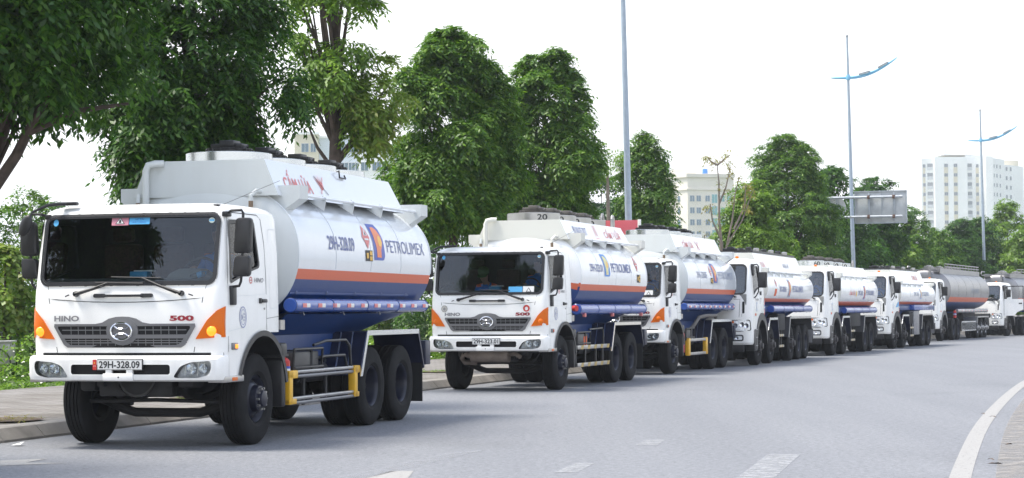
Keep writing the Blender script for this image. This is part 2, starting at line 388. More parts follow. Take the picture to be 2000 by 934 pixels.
# right hand side: edge line, dusty shoulder
EP = np.array([(-30, -8.0), (0, -.55), (10, 1.87), (18.8, 4.03), (22.45, 4.94), (27.84, 6.34), (36, 8.66), (44.4, 11.18), (57, 15.7), (70, 20.6), (98, 31.5), (114, 38.5), (140, 51), (200, 84), (300, 147)])
ez = np.arange(-30, 300, 1.); ex = np.interp(ez, EP[:, 0], EP[:, 1]); k_ = np.ones(7) / 7; ex[3:-3] = np.convolve(ex, k_, 'valid'); edx = np.gradient(ex, ez); en = np.stack([1 / np.sqrt(1 + edx ** 2), -edx / np.sqrt(1 + edx ** 2)], 1)
def estrip(mb, d0, d1, z0, z1, m, a=0, b=None):
    P_ = np.stack([ex, ez], 1); A = (P_ + en * d0)[a:b]; B = (P_ + en * d1)[a:b]; n = len(A)
    mb.add([(p[0], p[1], z0) for p in A] + [(p[0], p[1], z1) for p in B], [(i, n + i, n + i + 1, i + 1) for i in range(n - 1)], m)
g = MB(); estrip(g, .0, .20, .004, .004, LINEW, 20, 300); g.build('edge_line', kind='structure')
g = MB(); estrip(g, .85, 30, .012, .02, DUST); g.build('dusty_shoulder', kind='structure')
m, n, b = nodes_mat('drifted_dust'); t = N(n, 'ShaderNodeTexCoord').outputs['Object']; b.inputs['Base Color'].default_value = (.272, .256, .236, 1); b.inputs['Roughness'].default_value = .95
n.links.new(ramp(n, noise(n, t, 4, 10, .8), [(.38, (.1, .1, .1)), (.62, (.85, .85, .85))]), b.inputs['Alpha'])
g = MB(); estrip(g, .42, .95, .008, .016, m, 20, 300); g.build('drifted_dust', kind='structure')
# faded lane marks and arrows (positions on the road surface)
mk = MB()
def quadz(pts, m, z=.004): mk.add([(x, y, z) for x, y in pts], [tuple(range(len(pts)))], m, False)
quadz([(2.01, 18.6), (2.36, 18.6), (3.11, 21.96), (2.76, 21.99)], FADED)
quadz([(-5.9, 20.7), (-4.67, 21.34), (-5.15, 21.45), (-5.05, 22.0), (-6.0, 21.5)], LINEW)
quadz([(-1.45, 18.9), (-1.0, 18.9), (-.98, 20.0), (-1.22, 20.0)], LINEW)
quadz([(-1.85, 18.6), (-1.55, 18.6), (-.32, 22.9), (-.58, 22.95)], FADED2)
quadz([(1.42, 23.6), (1.68, 23.6), (1.85, 24.6), (1.62, 24.6)], FADED)
quadz([(.40, 19.7), (.62, 19.7), (.85, 20.9), (.65, 20.9)], FADED)
mk.build('faded_lane_markings', kind='structure')

# ------------------------------------------------------------------ truck cabs
class Cab:
    """plan sections by height: z, half width, front y, back y, corner radius, bow"""
    def __init__(s, tab): s.t = np.array(tab, float)
    def at(s, z): return [float(np.interp(z, s.t[:, 0], s.t[:, k])) for k in range(1, 6)]
    def fy(s, x, z, o=0.):
        hw, yf, yb, r, bow = s.at(z); x = max(-hw + .002, min(hw - .002, x)); y = yf + bow * (x / hw) ** 2; e = abs(x) - (hw - r)
        if e > 0: y += r - math.sqrt(max(r * r - e * e, 0))
        return y - o
    def front(s, o=0.): return lambda x, z: (x, s.fy(x, z, o), z)
    def side(s, o=0., sg=1): return lambda y, z: (sg * (s.at(z)[0] + o), y, z)
    def ring(s, z, d=0.):
        hw, yf, yb, r, bow = s.at(z); P_ = []
        xs = [i / 10 * (hw - r) for i in range(11)]
        h = [(x, yf + bow * (x / hw) ** 2) for x in xs]
        e = [(hw - r + r * math.sin(R(a)), s.fy(hw - r + r * math.sin(R(a)), z)) for a in (18, 36, 54, 70, 82)] + [(hw, yf + bow + r)]
        sd = [(hw, (yf + bow + r) * (1 - k / 6) + (yb - .1) * k / 6) for k in range(1, 7)]
        bk = [(hw - .1 + .1 * math.cos(R(a)), yb - .1 + .1 * math.sin(R(a))) for a in (30, 60, 90)] + [(hw * .5, yb)]
        H = h + e + sd + bk
        full = H + [(0, yb)] + [(-x, y) for x, y in H[::-1]][:-1]
        if d:
            cx, cy = 0, (yf + yb) / 2; full = [(x * (1 - d / hw), cy + (y - cy) * (1 - 2 * d / (yb - yf))) for x, y in full]
        return full
    def solid(s, z0, zt, m, d=0.):
        zs = [z0] + [z for z in s.t[:, 0] if z0 + .01 < z < zt - .01] + [zt]; mb = MB(); vs = []; n = 0
        for z in zs:
            rg = s.ring(z, d); n = len(rg); vs += [(x, y, z) for x, y in rg]
        fs = [(i * n + k, i * n + (k + 1) % n, (i + 1) * n + (k + 1) % n, (i + 1) * n + k) for i in range(len(zs) - 1) for k in range(n)]
        fs += [tuple(range(n))[::-1], tuple((len(zs) - 1) * n + k for k in range(n))]
        return mb.add(vs, fs, m).mesh('solid')
    def patch(s, mb, x0, x1, z0, z1, o, m, nx=20, nz=8, clip=None):
        vs = []; fs = []
        for i in range(nz + 1):
            z = z0 + (z1 - z0) * i / nz; a, b = (x0, x1) if clip is None else clip(z)
            for k in range(nx + 1): x = a + (b - a) * k / nx; vs.append((x, s.fy(x, z, o), z))
        for i in range(nz):
            for k in range(nx): q = i * (nx + 1) + k; fs.append((q, q + 1, q + nx + 2, q + nx + 1))
        mb.add(vs, fs, m)

def wheel_meshes():
    RT = .545; o = {}
    def tyre(nm, front):
        mb = MB(); W = .28
        pr = [(.285, .02), (.33, -.005), (.42, -.012), (.49, 0), (.525, .018), (.54, .032)]
        for k, gx in enumerate((.07, .115, .165, .21)): pr += [(.545, gx - .009), (.531, gx - .007), (.531, gx + .007), (.545, gx + .009)]
        pr += [(.54, W - .032), (.525, W - .018), (.49, W), (.42, W + .012), (.33, W + .005), (.285, W - .02)]
        mb.lathe([(r_, h - W) for r_, h in pr], (0, 0, 0), 'x', RUBBER, 56); o[nm] = mb.mesh('tyre', 24)
        return
    tyre('tyre', 1)
    # raised lettering ring stands in the rubber itself; rims: front with proud hub, rear deep dish
    mb = MB(); mb.lathe([(.287, -.035), (.275, -.02), (.262, -.035), (.245, -.10), (.235, -.115), (.20, -.06), (.175, -.045), (.165, -.04), (.16, .0), (.155, .035), (.10, .045), (.095, .09), (.05, .105), (0, .107)], (0, 0, 0), 'x', RIMD, 40)
    for k in range(10):
        a = 2 * math.pi * k / 10; c = (.0, .128 * math.cos(a), .128 * math.sin(a)); mb.tube([(.035, c[1], c[2]), (.075, c[1], c[2])], .014, STEEL, 6)
        a += .3; mb.tube([(-.066, .205 * math.cos(a), .205 * math.sin(a)), (-.06, .205 * math.cos(a), .205 * math.sin(a))], .022, BLACK, 8)
    mb.lathe([(.285, -.26), (.24, -.25), (.235, -.115)], (0, 0, 0), 'x', BLACK, 30)
    o['rimf'] = mb.mesh('rim_front')
    mb = MB(); mb.lathe([(.287, -.035), (.275, -.018), (.262, -.03), (.25, -.06), (.245, -.15), (.235, -.19), (.20, -.185), (.15, -.19), (.12, -.175), (.11, -.15), (.08, -.14), (0, -.14)], (0, 0, 0), 'x', RIMD, 40)
    for k in range(10):
        a = 2 * math.pi * k / 10; mb.tube([(-.19, .165 * math.cos(a), .165 * math.sin(a)), (-.16, .165 * math.cos(a), .165 * math.sin(a))], .014, CHASS, 6)
    o['rimr'] = mb.mesh('rim_rear')
    mb = MB(); mb.lathe([(.287, -.26), (.25, -.24), (.245, -.05), (.287, -.03)], (0, 0, 0), 'x', BLACK, 30); mb.lathe([(.245, -.12), (0, -.12)], (0, 0, 0), 'x', BLACK, 30)
    o['rimi'] = mb.mesh('rim_inner')
    mb = MB(); mb.lathe([(.287, -.035), (.275, -.02), (.262, -.035), (.25, -.08), (.24, -.11), (.19, -.05), (.16, -.01), (.15, .06), (.09, .08), (.085, .14), (0, .145)], (0, 0, 0), 'x', STEEL, 36)
    for k in range(10):
        a = 2 * math.pi * k / 10; mb.tube([(.0, .172 * math.cos(a), .172 * math.sin(a)), (.05, .172 * math.cos(a), .172 * math.sin(a))], .017, CHASS, 6)
    o['rims'] = mb.mesh('rim_silver')
    mb = MB(); mb.lathe([(.287, -.035), (.275, -.02), (.262, -.035), (.25, -.08), (.24, -.11), (.19, -.02), (.16, .02), (.15, .06), (.09, .08), (.085, .13), (0, .135)], (0, 0, 0), 'x', mat('hub_brown', (.05, .045, .045), .6, noise=.4), 36)
    for k in range(10):
        a = 2 * math.pi * k / 10; mb.tube([(.0, .185 * math.cos(a), .185 * math.sin(a)), (.07, .185 * math.cos(a), .185 * math.sin(a))], .02, MATS['hub_brown'], 6)
    o['rimh'] = mb.mesh('rim_hub')
    return o
WM = wheel_meshes()
def wheel(truck, y, x=1.15, rim='rimf', z=.545):
    for sg in (1, -1):
        t = obj('wheel', WM['tyre'], truck, loc=(sg * x, y, z)); t.rotation_euler = (0, 0, 0 if sg > 0 else math.pi)
        obj('rim', WM[rim], t)
def dual(truck, y, x=1.17, rim='rimr', z=.545):
    wheel(truck, y, x, rim, z)
    for sg in (1, -1):
        t = obj('wheel', WM['tyre'], truck, loc=(sg * (x - .33), y, z)); t.rotation_euler = (0, 0, 0 if sg > 0 else math.pi); obj('rim', WM['rimi'], t)

def person_mesh():
    me = bpy.data.meshes.new('person'); V = []; E_ = []; Rr = []
    def ch(pts, start=None):
        prev = start
        for p, r_ in pts:
            V.append(p); Rr.append(r_); i = len(V) - 1
            if prev is not None: E_.append((prev, i))
            prev = i
        return prev
    # sits facing -Y, origin at the hip on the seat
    ch([((0, 0, 0), .16)]); ch([((0, .02, .18), .15), ((0, .03, .36), .17), ((0, .02, .47), .12), ((0, .0, .545), .058), ((0, -.01, .60), .062), ((0, -.02, .665), .095), ((0, -.015, .74), .098), ((0, -.01, .80), .075)], 0)
    nb = 4 - 1
    ch([((0, -.125, .675), .018)], 6)
    for sg in (1, -1):
        h = ch([((sg * .18, .03, .44), .07), ((sg * .25, -.03, .26), .052), ((sg * .22, -.17, .18), .045), ((sg * .17, -.36, .27), .03), ((sg * .155, -.42, .30), .032)], 2)
        for k in range(4): ch([((sg * (.13 + .018 * k), -.46, .325 - .006 * k), .0095), ((sg * (.125 + .018 * k), -.475, .30 - .006 * k), .0085), ((sg * (.125 + .018 * k), -.455, .28 - .004 * k), .0075)], h)
        ch([((sg * .125, -.40, .315), .0105), ((sg * .105, -.425, .32), .009)], h)
        ch([((sg * .11, -.08, -.01), .10), ((sg * .15, -.46, .02), .075), ((sg * .15, -.52, -.20), .055), ((sg * .15, -.50, -.40), .045), ((sg * .15, -.62, -.44), .04)], 0)
    me.from_pydata(V, E_, []); o = bpy.data.objects.new('p', me); COL.objects.link(o)
    s_ = o.modifiers.new('s', 'SKIN')
    sv = me.skin_vertices[0].data
    for i, r_ in enumerate(Rr): sv[i].radius = (r_, r_)
    sv[0].use_root = True
    u_ = o.modifiers.new('u', 'SUBSURF'); u_.levels = 1
    dg = bpy.context.evaluated_depsgraph_get(); dg.update(); m2 = bpy.data.meshes.new_from_object(o.evaluated_get(dg)); bpy.data.objects.remove(o)
    for m in (SKIN, SHIRT, TROU, ORANGE): m2.materials.append(m)
    for p in m2.polygons:
        c = p.center; k = 1
        if c.z > .52 and abs(c.x) < .16: k = 0
        elif c.y < -.33 and c.z > .2: k = 0
        elif c.z < .08: k = 2
        elif c.z > .47 and abs(c.x) > .10: k = 3
        p.material_index = k; p.use_smooth = True
    return m2
PERS = person_mesh()
mb = MB(); mb.lathe([(0, .105), (.06, .098), (.095, .06), (.106, .0), (.104, -.04)], (0, .01, .755), 'z', HAIR, 20); HAIRM = mb.mesh('hair')
mb = MB(); mb.lathe([(0, .115), (.08, .11), (.115, .07), (.112, .0)], (0, 0, .765), 'z', GREENC, 20)
mb.prism([(-.1, -.06), (.1, -.06), (.09, -.17), (0, -.2), (-.09, -.17)], 'z', .76, .772, GREENC); CAPM = mb.mesh('cap')

def driver(truck, x, y, z, label, lean=0., cap=False):
    # the driver rides in the truck but is a thing of his own
    p = obj('person', PERS, None, label, 'person', group='drivers seen through the windscreens')
    tm = truck.matrix_basis if False else Matrix.LocRotScale(truck.location, truck.rotation_euler.to_quaternion() if hasattr(truck.rotation_euler, 'to_quaternion') else None, None)
    w_ = tm @ Vector((x, y, z)); p.location = w_; p.rotation_euler = (lean, 0, truck.rotation_euler.z)
    obj('cap' if cap else 'hair', CAPM if cap else HAIRM, p)

def steering(truck, x, y, z):
    mb = MB(); pts = [(x + .22 * math.cos(a), y + .07 * math.sin(a), z + .20 * math.sin(a)) for a in [2 * math.pi * k / 24 for k in range(25)]]
    mb.tube(pts, .016, BLACKP, 6, False); mb.tube([(x, y - .12, z - .12), (x, y, z)], .03, BLACKP, 8)
    mb.box(x - .2, x + .2, y - .012, y + .012, z - .03, z + .03, BLACKP); mb.build('steering_wheel', truck)

def seats(cab, xs, y, z):
    for x in xs:
        mb = MB(); mb.box(x - .26, x + .26, y - .45, y + .1, z - .15, z + .0, SEATM, .05); mb.box(x - .25, x + .25, y + .06, y + .22, z, z + .62, SEATM, .06)
        mb.box(x - .14, x + .14, y + .08, y + .2, z + .64, z + .82, SEATM, .05); mb.build('seat', cab)

# ------------------------------------------------------------------ conventional medium cab
C1 = Cab([(.80, 1.215, -1.20, .60, .13, .08), (1.10, 1.215, -1.22, .60, .13, .08), (1.45, 1.215, -1.245, .60, .13, .08), (1.78, 1.21, -1.235, .60, .13, .08), (1.90, 1.205, -1.20, .60, .10, .08),
          (2.3, 1.195, -1.13, .60, .085, .08), (2.70, 1.17, -1.05, .585, .085, .08), (2.765, 1.15, -1.025, .56, .09, .08), (2.81, 1.10, -.97, .50, .14, .08), (2.84, 1.03, -.88, .38, .16, .08), (2.855, .90, -.74, .2, .2, .08)])
WIN1 = rpoly([(-.93, 1.93), (-.93, 2.62), (-.20, 2.64), (-.08, 2.12), (-.36, 2.07)], .06)
def WSF(d): 
    P_ = rrect(-1.085 - d, 1.085 + d, 1.925 - d, 2.70 + d, .085 + d); o = []
    for i, p in enumerate(P_):
        q = P_[(i + 1) % len(P_)]; k = 12 if math.hypot(q[0] - p[0], q[1] - p[1]) > .3 else 1
        o += [(p[0] + (q[0] - p[0]) * j / k, p[1] + (q[1] - p[1]) * j / k) for j in range(k)]
    return o
WS1 = WSF(0)
def cab1_mesh():
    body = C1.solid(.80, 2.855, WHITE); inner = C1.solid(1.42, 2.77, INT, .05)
    cut = [inner]
    mb = MB(); mb.prism(WS1, 'y', -1.6, -.80, BLACKP); cut.append(mb.mesh('c'))
    mb = MB(); mb.prism(WIN1, 'x', -1.5, 1.5, BLACKP); cut.append(mb.mesh('c'))
    mb = MB(); mb.tube([(.62, 0, .56), (1.5, 0, .56)], .73, BLACK, 56); cut.append(mb.mesh('c'))
    mb = MB(); mb.tube([(-.62, 0, .56), (-1.5, 0, .56)], .73, BLACK, 56); cut.append(mb.mesh('c'))
    mb = MB(); mb.box(-1.4, 1.4, -.02, 1.2, .5, 1.335, CHASS); cut.append(mb.mesh('c'))
    mb = MB(); mb.box(-1.02, 1.02, -1.0, 1.2, .5, 1.2, CHASS); cut.append(mb.mesh('c'))
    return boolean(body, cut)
CAB1 = cab1_mesh()

def tank(truck, y0, y1, zc, hh, hw, mw, stripe=(1.99, 2.12), name='tank', low=NAVY, head=TGREY, headstripe=False, smat=None, midseams=()):
    """closed elliptical tank lying along y; colour bands are painted between fixed heights"""
    smat = smat or STRIPE
    def X(z): return hw * (max(0, 1 - abs((z - zc) / hh) ** 2.25)) ** (1 / 2.25)
    zs = sorted(set([zc - hh + 2 * hh * (.5 - .5 * math.cos(math.pi * k / 36)) for k in range(37)] + list(stripe)))
    pts = [(X(z), z) for z in zs] + [(-X(z), z) for z in zs[::-1][1:-1]]; n = len(pts)
    ys = [y0, y0 + .02] + [y0 + (y1 - y0) * k / 10 for k in range(1, 10)] + [y1 - .02, y1]
    mb = MB(); vs = []
    for y in ys: vs += [(x, y, z) for x, z in pts]
    for i in range(len(ys) - 1):
        for k in range(n):
            a, b = pts[k], pts[(k + 1) % n]; z = (a[1] + b[1]) / 2
            mm = mw if z > stripe[1] else (smat if z > stripe[0] else low)
            j = mb.mi(mm); o = 0; mb.f.append((i * n + k, i * n + (k + 1) % n, (i + 1) * n + (k + 1) % n, (i + 1) * n + k)); mb.m.append(j); mb.sm.append(True)
    mb.v = vs
    for y, sg in ((y0, -1), (y1, 1)):     # dished heads
        rings = [(1, 0), (.97, .03), (.85, .07), (.6, .11), (.3, .13), (0.01, .135)]; st = len(mb.v)
        for f_, d in rings: mb.v += [(x * f_, y + sg * d, zc + (z - zc) * f_) for x, z in pts]
        for i in range(len(rings) - 1):
            for k in range(n):
                z = zc + (pts[k][1] - zc) * rings[i][0]
                mm = head if not headstripe else (mw if z > stripe[1] else (smat if z > stripe[0] else low))
                mb.f.append((st + i * n + k, st + i * n + (k + 1) % n, st + (i + 1) * n + (k + 1) % n, st + (i + 1) * n + k)); mb.m.append(mb.mi(mm)); mb.sm.append(True)
    t = mb.build(name, truck)
    sm = MB()
    for y in (y0, y1) + tuple(midseams):
        path = [(x * 1.003, y, zc + (z - zc) * 1.003) for x, z in pts if z > stripe[1]]
        top = [p for p in path if p[0] >= 0]; bot = [p for p in path if p[0] < 0]
        sm.tube(sorted(top, key=lambda p: p[2]) + sorted(bot, key=lambda p: -p[2]), .009 if y in (y0, y1) else .003, mw, 5)
    sm.build('weld_seam', t)
    fn = lambda o=.006: (lambda y, z: (X(z) + o, y, z))
    return t, fn, X

def coaming(truck, y0, y1, zb, zt, xb, xt, sidem, frontm=TGREY, rake=.18):
    """slab-sided walkway trough on top of the tank"""
    mb = MB(); v = [(-xb, y0, zb), (xb, y0, zb), (xt, y0, zt), (-xt, y0, zt), (-xb, y1, zb), (xb, y1, zb), (xt, y1 - rake, zt), (-xt, y1 - rake, zt)]
    t = .03; dz = .10
    vi = [(-xt + t, y0 + t, zt), (xt - t, y0 + t, zt), (xt - t, y1 - rake - t, zt), (-xt + t, y1 - rake - t, zt)]
    vf = [(a, b, c - dz) for a, b, c in vi]
    allv = v + vi + vf
    mb.add(allv, [(0, 1, 2, 3)], frontm, False); mb.add(allv, [(1, 5, 6, 2), (0, 3, 7, 4), (4, 7, 6, 5)], sidem, False)
    mb.add(allv, [(2, 6, 10, 9), (3, 2, 9, 8), (7, 3, 8, 11), (6, 7, 11, 10), (8, 9, 13, 12), (9, 10, 14, 13), (10, 11, 15, 14), (11, 8, 12, 15), (12, 13, 14, 15)], TGREY, False)
    c = mb.build('coaming', truck)
    def fn(o=.006):
        nx, nz = (zt - zb), (xb - xt); l = math.hypot(nx, nz)
        return lambda y, z: (xb + (xt - xb) * (z - zb) / (zt - zb) + o * nx / l, y, z + o * nz / l)
    return c, fn

def horns(truck, ys, zt, zo, zi, xo, xi, m=TGREY, th=.28):
    for y in ys:
        for sg in (1, -1):
            mb = MB(); mb.prism([(sg * xi * .82, zt), (sg * xo, zt), (sg * xo, zo), (sg * xi, zi), (sg * xi * .82, zi)], 'y', y, y + th, m); mb.build('corner_gusset', truck)
def rails(truck, x, y0, y1, z, plates, zb=2.9):
    for sg in (1, -1):
        mb = MB(); mb.tube([(sg * x, y0, z), (sg * x, y1, z)], .022, TWHITE, 8)
        for y in plates:
            mb.prism([(sg * (x - .02), z + .02), (sg * (x + .03), z - .02), (sg * (x + .0), z - .16), (sg * (x - .22), z - .02)], 'y', y - .012, y + .012, TGREY)
            mb.lathe([(.036, -.02), (.036, .02)], (sg * x, y, z), 'y', TWHITE, 10)
        mb.build('side_rail', truck)

def manhole(truck, x, y, z, r=.55, drum=.11, drumm=STEEL, lidm=BLACKP, lid=.30, number=None, tall=.11):
    mb = MB(); mb.lathe([(r, 0), (r, drum), (r - .02, drum + .008), (0, drum + .01)], (x, y, z), 'z', drumm, 40); d = mb.build('manhole_drum', truck)
    h = drum + .01; mb = MB()
    mb.lathe([(lid * 1.05, 0), (lid * 1.12, .01), (lid * 1.12, .025), (lid * 1.0, .03), (lid * 1.0, .045), (lid * 1.08, .05), (lid * 1.08, .062), (0, .065)], (x, y, z + h), 'z', lidm, 30)
    for k in range(16):
        a = 2 * math.pi * k / 16; mb.tube([(x + lid * 1.06 * math.cos(a), y + lid * 1.06 * math.sin(a), z + h), (x + lid * 1.06 * math.cos(a), y + lid * 1.06 * math.sin(a), z + h + .06)], .012, lidm, 5)
    mb.box(x - lid * .75, x + lid * .8, y - .13, y + .10, z + h + .065, z + h + .065 + tall * .55, lidm, .012); mb.box(x - .06, x + lid * .5, y - .20, y + .05, z + h + .07, z + h + .07 + tall * .85, lidm, .012)
    mb.box(x - lid * .5, x - lid * .3, y - .1, y + .18, z + h + .06, z + h + .06 + tall * .6, lidm, .008)
    mb.tube([(x + lid * .8, y - .1, z + h + .05), (x + lid * .95, y - .02, z + h + .1), (x + lid * .8, y + .08, z + h + .05)], .014, lidm, 5)
    mb.build('lid', d)
    if number:
        mb = MB(); lettering(mb, number, .24, .42, z + .045, z + drum - .025, lambda u_, v_: (x + math.sqrt(max((r + .004) ** 2 - (u_ - 0) ** 2, 0)) * .0 + u_ * 1., y - math.sqrt(max((r + .004) ** 2 - u_ * u_, 0)), v_), TXTK); mb.build('lettering', d)

def fender(truck, y0, y1, zt, fy, fz, ry, rz, m=DNAVY, trim=ALU, xo=1.235, xi=.52, strips=True):
    """folded sheet guard over the rear wheels on each side"""
    for sg in (1, -1):
        a, b = sorted((sg * xi, sg * xo)); th = .015; mb = MB()
        for (p, q) in (((fy, fz), (y0, zt)), ((y0, zt), (y1, zt)), ((y1, zt), (ry, rz))):
            mb.add([(a, *p), (b, *p), (b, *q), (a, *q), (a, p[0], p[1] - .012), (b, p[0], p[1] - .012), (b, q[0], q[1] - .012), (a, q[0], q[1] - .012)], [(0, 1, 2, 3), (7, 6, 5, 4), (0, 4, 5, 1), (2, 6, 7, 3)], m, False)
        # hanging lip along the outer edge
        xx = sg * (xo + .004); w_ = .05
        f = mb.build('fender', truck)
        mb = MB()
        mb.prism([(fy - .03, fz - .02), (y0 - .02, zt + .018), (y1 + .02, zt + .018), (y1, zt - w_), (y0 + .035, zt - w_), (fy + .05, fz - .02)], 'x', sg * xo, sg * (xo + .014), trim)
        mb.prism([(y1 + .02, zt + .018), (ry + .03, rz), (ry - .01, rz), (y1 - .03, zt - .03)], 'x', sg * xo, sg * (xo + .012), DNAVY)
        if strips:
            for k in (0, .28, .52, .76):
                x = sg * (xo - k * (xo - xi)) ; mb.add([(x - .012, fy - .008, fz), (x + .012, fy - .008, fz), (x + .012, y0 - .008, zt + .004), (x - .012, y0 - .008, zt + .004)], [(0, 1, 2, 3)], trim, False)
        mb.build('fender_trim', f)

def chassis(truck, y0, y1, axles, z=.86, front=None):
    mb = MB()
    for sg in (1, -1): mb.box(sg * .43 - .04, sg * .43 + .04, y0, y1, z - .14, z + .12, CHASS)
    y = y0 + .3
    while y < y1: mb.box(-.4, .4, y - .05, y + .05, z - .1, z + .06, CHASS); y += 1.1
    mb.build('chassis', truck)
    for y in axles:
        mb = MB(); mb.tube([(-.8, y, .545), (-.25, y, .545), (-.18, y, .56), (.18, y, .56), (.25, y, .545), (.8, y, .545)], [.07, .07, .2, .2, .07, .07], CHASS, 12); mb.build('rear_axle', truck)

def skirts(truck, y0, y1, yb0, yb1, z1, z0, x=1.08, m=NAVY):
    for sg in (1, -1):
        mb = MB(); A = [(sg * x, y0, z1), (sg * x, y1, z1), (sg * .75, yb1, z0), (sg * .75, yb0, z0)]
        mb.add(A + [(p[0] - sg * .02, p[1], p[2]) for p in A], [(0, 1, 2, 3), (7, 6, 5, 4), (0, 4, 5, 1), (1, 5, 6, 2), (2, 6, 7, 3), (3, 7, 4, 0)], m, False)
        k = y0 + .5
        while k < yb1 - .1:
            mb.add([(sg * (x + .03), k + .25, z1), (sg * (x + .03), k + .28, z1), (sg * .78, k - .28, z0), (sg * .78, k - .31, z0)], [(0, 1, 2, 3)], m, False); k += 1.0
        mb.build('side_skirt', truck)
    mb = MB(); mb.box(-.74, .74, yb0, yb1, .98, 1.5, m); mb.build('subframe', truck)

def hose_tube(truck, y0, y1, z=1.66, x=1.14, r=.088, tape=True, m=BLUE, upper=True):
    for sg in (1, -1):
        mb = MB(); mb.tube([(sg * x, y0, z), (sg * x, y0 + .01, z), (sg * x, y1 - .01, z), (sg * x, y1, z)], [r * .9, r, r, r * .9], m, 28); t = mb.build('hose_tube', truck)
        mb = MB()
        for k in range(5): y = y0 + .02 + (y1 - y0 - .04) * k / 4; mb.lathe([(r + .001, -.012), (r + .006, -.008), (r + .006, .008), (r + .001, .012)], (sg * x, y, z), 'y', NAVY, 28)
        mb.build('clamp_band', t)
        if tape:
            mb = MB(); L = (y1 - y0 - .5) / 9
            for k in range(10):
                y = y0 + .22 + L * k
                for a, b, mm in ((0, .14, FRED), (.14, .26, PWHITE)):
                    vs = []; q = 5
                    for i in range(q):
                        an = R(-16 + 32 * i / (q - 1)); vs += [(sg * (x + (r + .004) * math.cos(an)), y + a, z + (r + .004) * math.sin(an)), (sg * (x + (r + .004) * math.cos(an)), y + b, z + (r + .004) * math.sin(an))]
                    mb.add(vs, [(2 * i, 2 * i + 1, 2 * i + 3, 2 * i + 2) for i in range(q - 1)], mm)
            mb.build('reflective_tape', t)
        if upper:
            mb = MB(); mb.tube([(sg * (x - .09), y0 + .1, z + .17), (sg * (x - .09), y1 - .6, z + .17)], .055, NAVY, 14)
            for k in range(5): mb.lathe([(.068, -.02), (.068, .02)], (sg * (x - .09), y0 + .3 + k * 1.1, z + .17), 'y', NAVY, 14)
            mb.build('upper_pipe', truck)
        for k in range(4): mb = MB(); y = y0 + .5 + (y1 - y0 - 1) * k / 3; mb.box(min(sg * .6, sg * (x - .05)), max(sg * .6, sg * (x - .05)), y - .03, y + .03, z - .10, z - .04, NAVY); mb.tube([(sg * (x - .02), y, z - .09), (sg * (x + .0), y, z - .125)], .012, STEEL, 6); mb.build('tube_bracket', truck)

def petro_logo(truck, fn, y0, z0, z1, wdt, A, B, C_, nm='emblem'):
    """tall blue panel with a flame-like P"""
    h = z1 - z0; mb = MB(); q = lambda u_, v_: (y0 + u_ * wdt, z0 + v_ * h)
    decal(mb, [q(*p) for p in [(0, 1), (.78, 1), (.93, .85), (1, .6), (1, .12), (.9, .02), (.75, 0), (0, 0)]], fn(.005), A)
    decal(mb, [q(*p) for p in [(.22, .9), (.5, .92), (.72, .84), (.86, .68), (.86, .5), (.74, .36), (.66, .3), (.66, .08), (.26, .08), (.26, .35), (.2, .55)]], fn(.008), B)
    decal(mb, [q(*p) for p in [(.55, .66), (.68, .68), (.8, .6), (.8, .47), (.68, .38), (.52, .4), (.46, .52)]], fn(.011), C_)
    mb.build(nm, truck)
def diamond(truck, fn, yc, z0, z1, w_, label=True):
    zc = (z0 + z1) / 2; mb = MB(); decal(mb, [(yc - w_ / 2, zc), (yc, z1), (yc + w_ / 2, zc), (yc, z0)], fn(.006), FRED)
    decal(mb, [(yc - w_ * .26, zc + .02), (yc, z1 - (z1 - z0) * .16), (yc + w_ * .26, zc + .02)], fn(.009), PWHITE)
    decal(mb, [(yc - w_ * .09, zc + .03), (yc, z1 - (z1 - z0) * .26), (yc + w_ * .09, zc + .03)], fn(.012), TXTK)
    decal(mb, rrect(yc - w_ * .27, yc + w_ * .27, zc - .045, zc - .02, .004, 2), fn(.009), PWHITE)
    mb.build('hazard_diamond', truck)
def codebox(truck, fn, y0, y1, z0, z1):
    mb = MB(); decal(mb, [(y0, z0), (y1, z0), (y1, z1), (y0, z1)], fn(.006), TXTK); w_ = y1 - y0; h = z1 - z0
    for a, b, c, d in ((.1, .42, .25, .75), (.58, .92, .55, .92), (.58, .92, .08, .45)): decal(mb, [(y0 + a * w_, z0 + c * h), (y0 + b * w_, z0 + c * h), (y0 + b * w_, z0 + d * h), (y0 + a * w_, z0 + d * h)], fn(.009), YEL)
    mb.build('hazard_code_panel', truck)

def fire_ext(truck, x, y, z0, z1, m=RED, r=.075):
    mb = MB(); mb.lathe([(0, 0), (r, .01), (r, (z1 - z0) * .8), (r * .6, (z1 - z0) * .92), (.02, (z1 - z0) * .95), (.02, z1 - z0)], (x, y, z0), 'z', m, 18)
    mb.box(x - .03, x + .05, y - .03, y + .03, z1, z1 + .03, BLACKP); mb.lathe([(r + .003, (z1 - z0) * .35), (r + .003, (z1 - z0) * .6)], (x, y, z0), 'z', LOGB, 18)
    mb.lathe([(r + .004, (z1 - z0) * .42), (r + .004, (z1 - z0) * .5)], (x, y, z0), 'z', PWHITE, 18)
    mb.build('fire_extinguisher', truck)

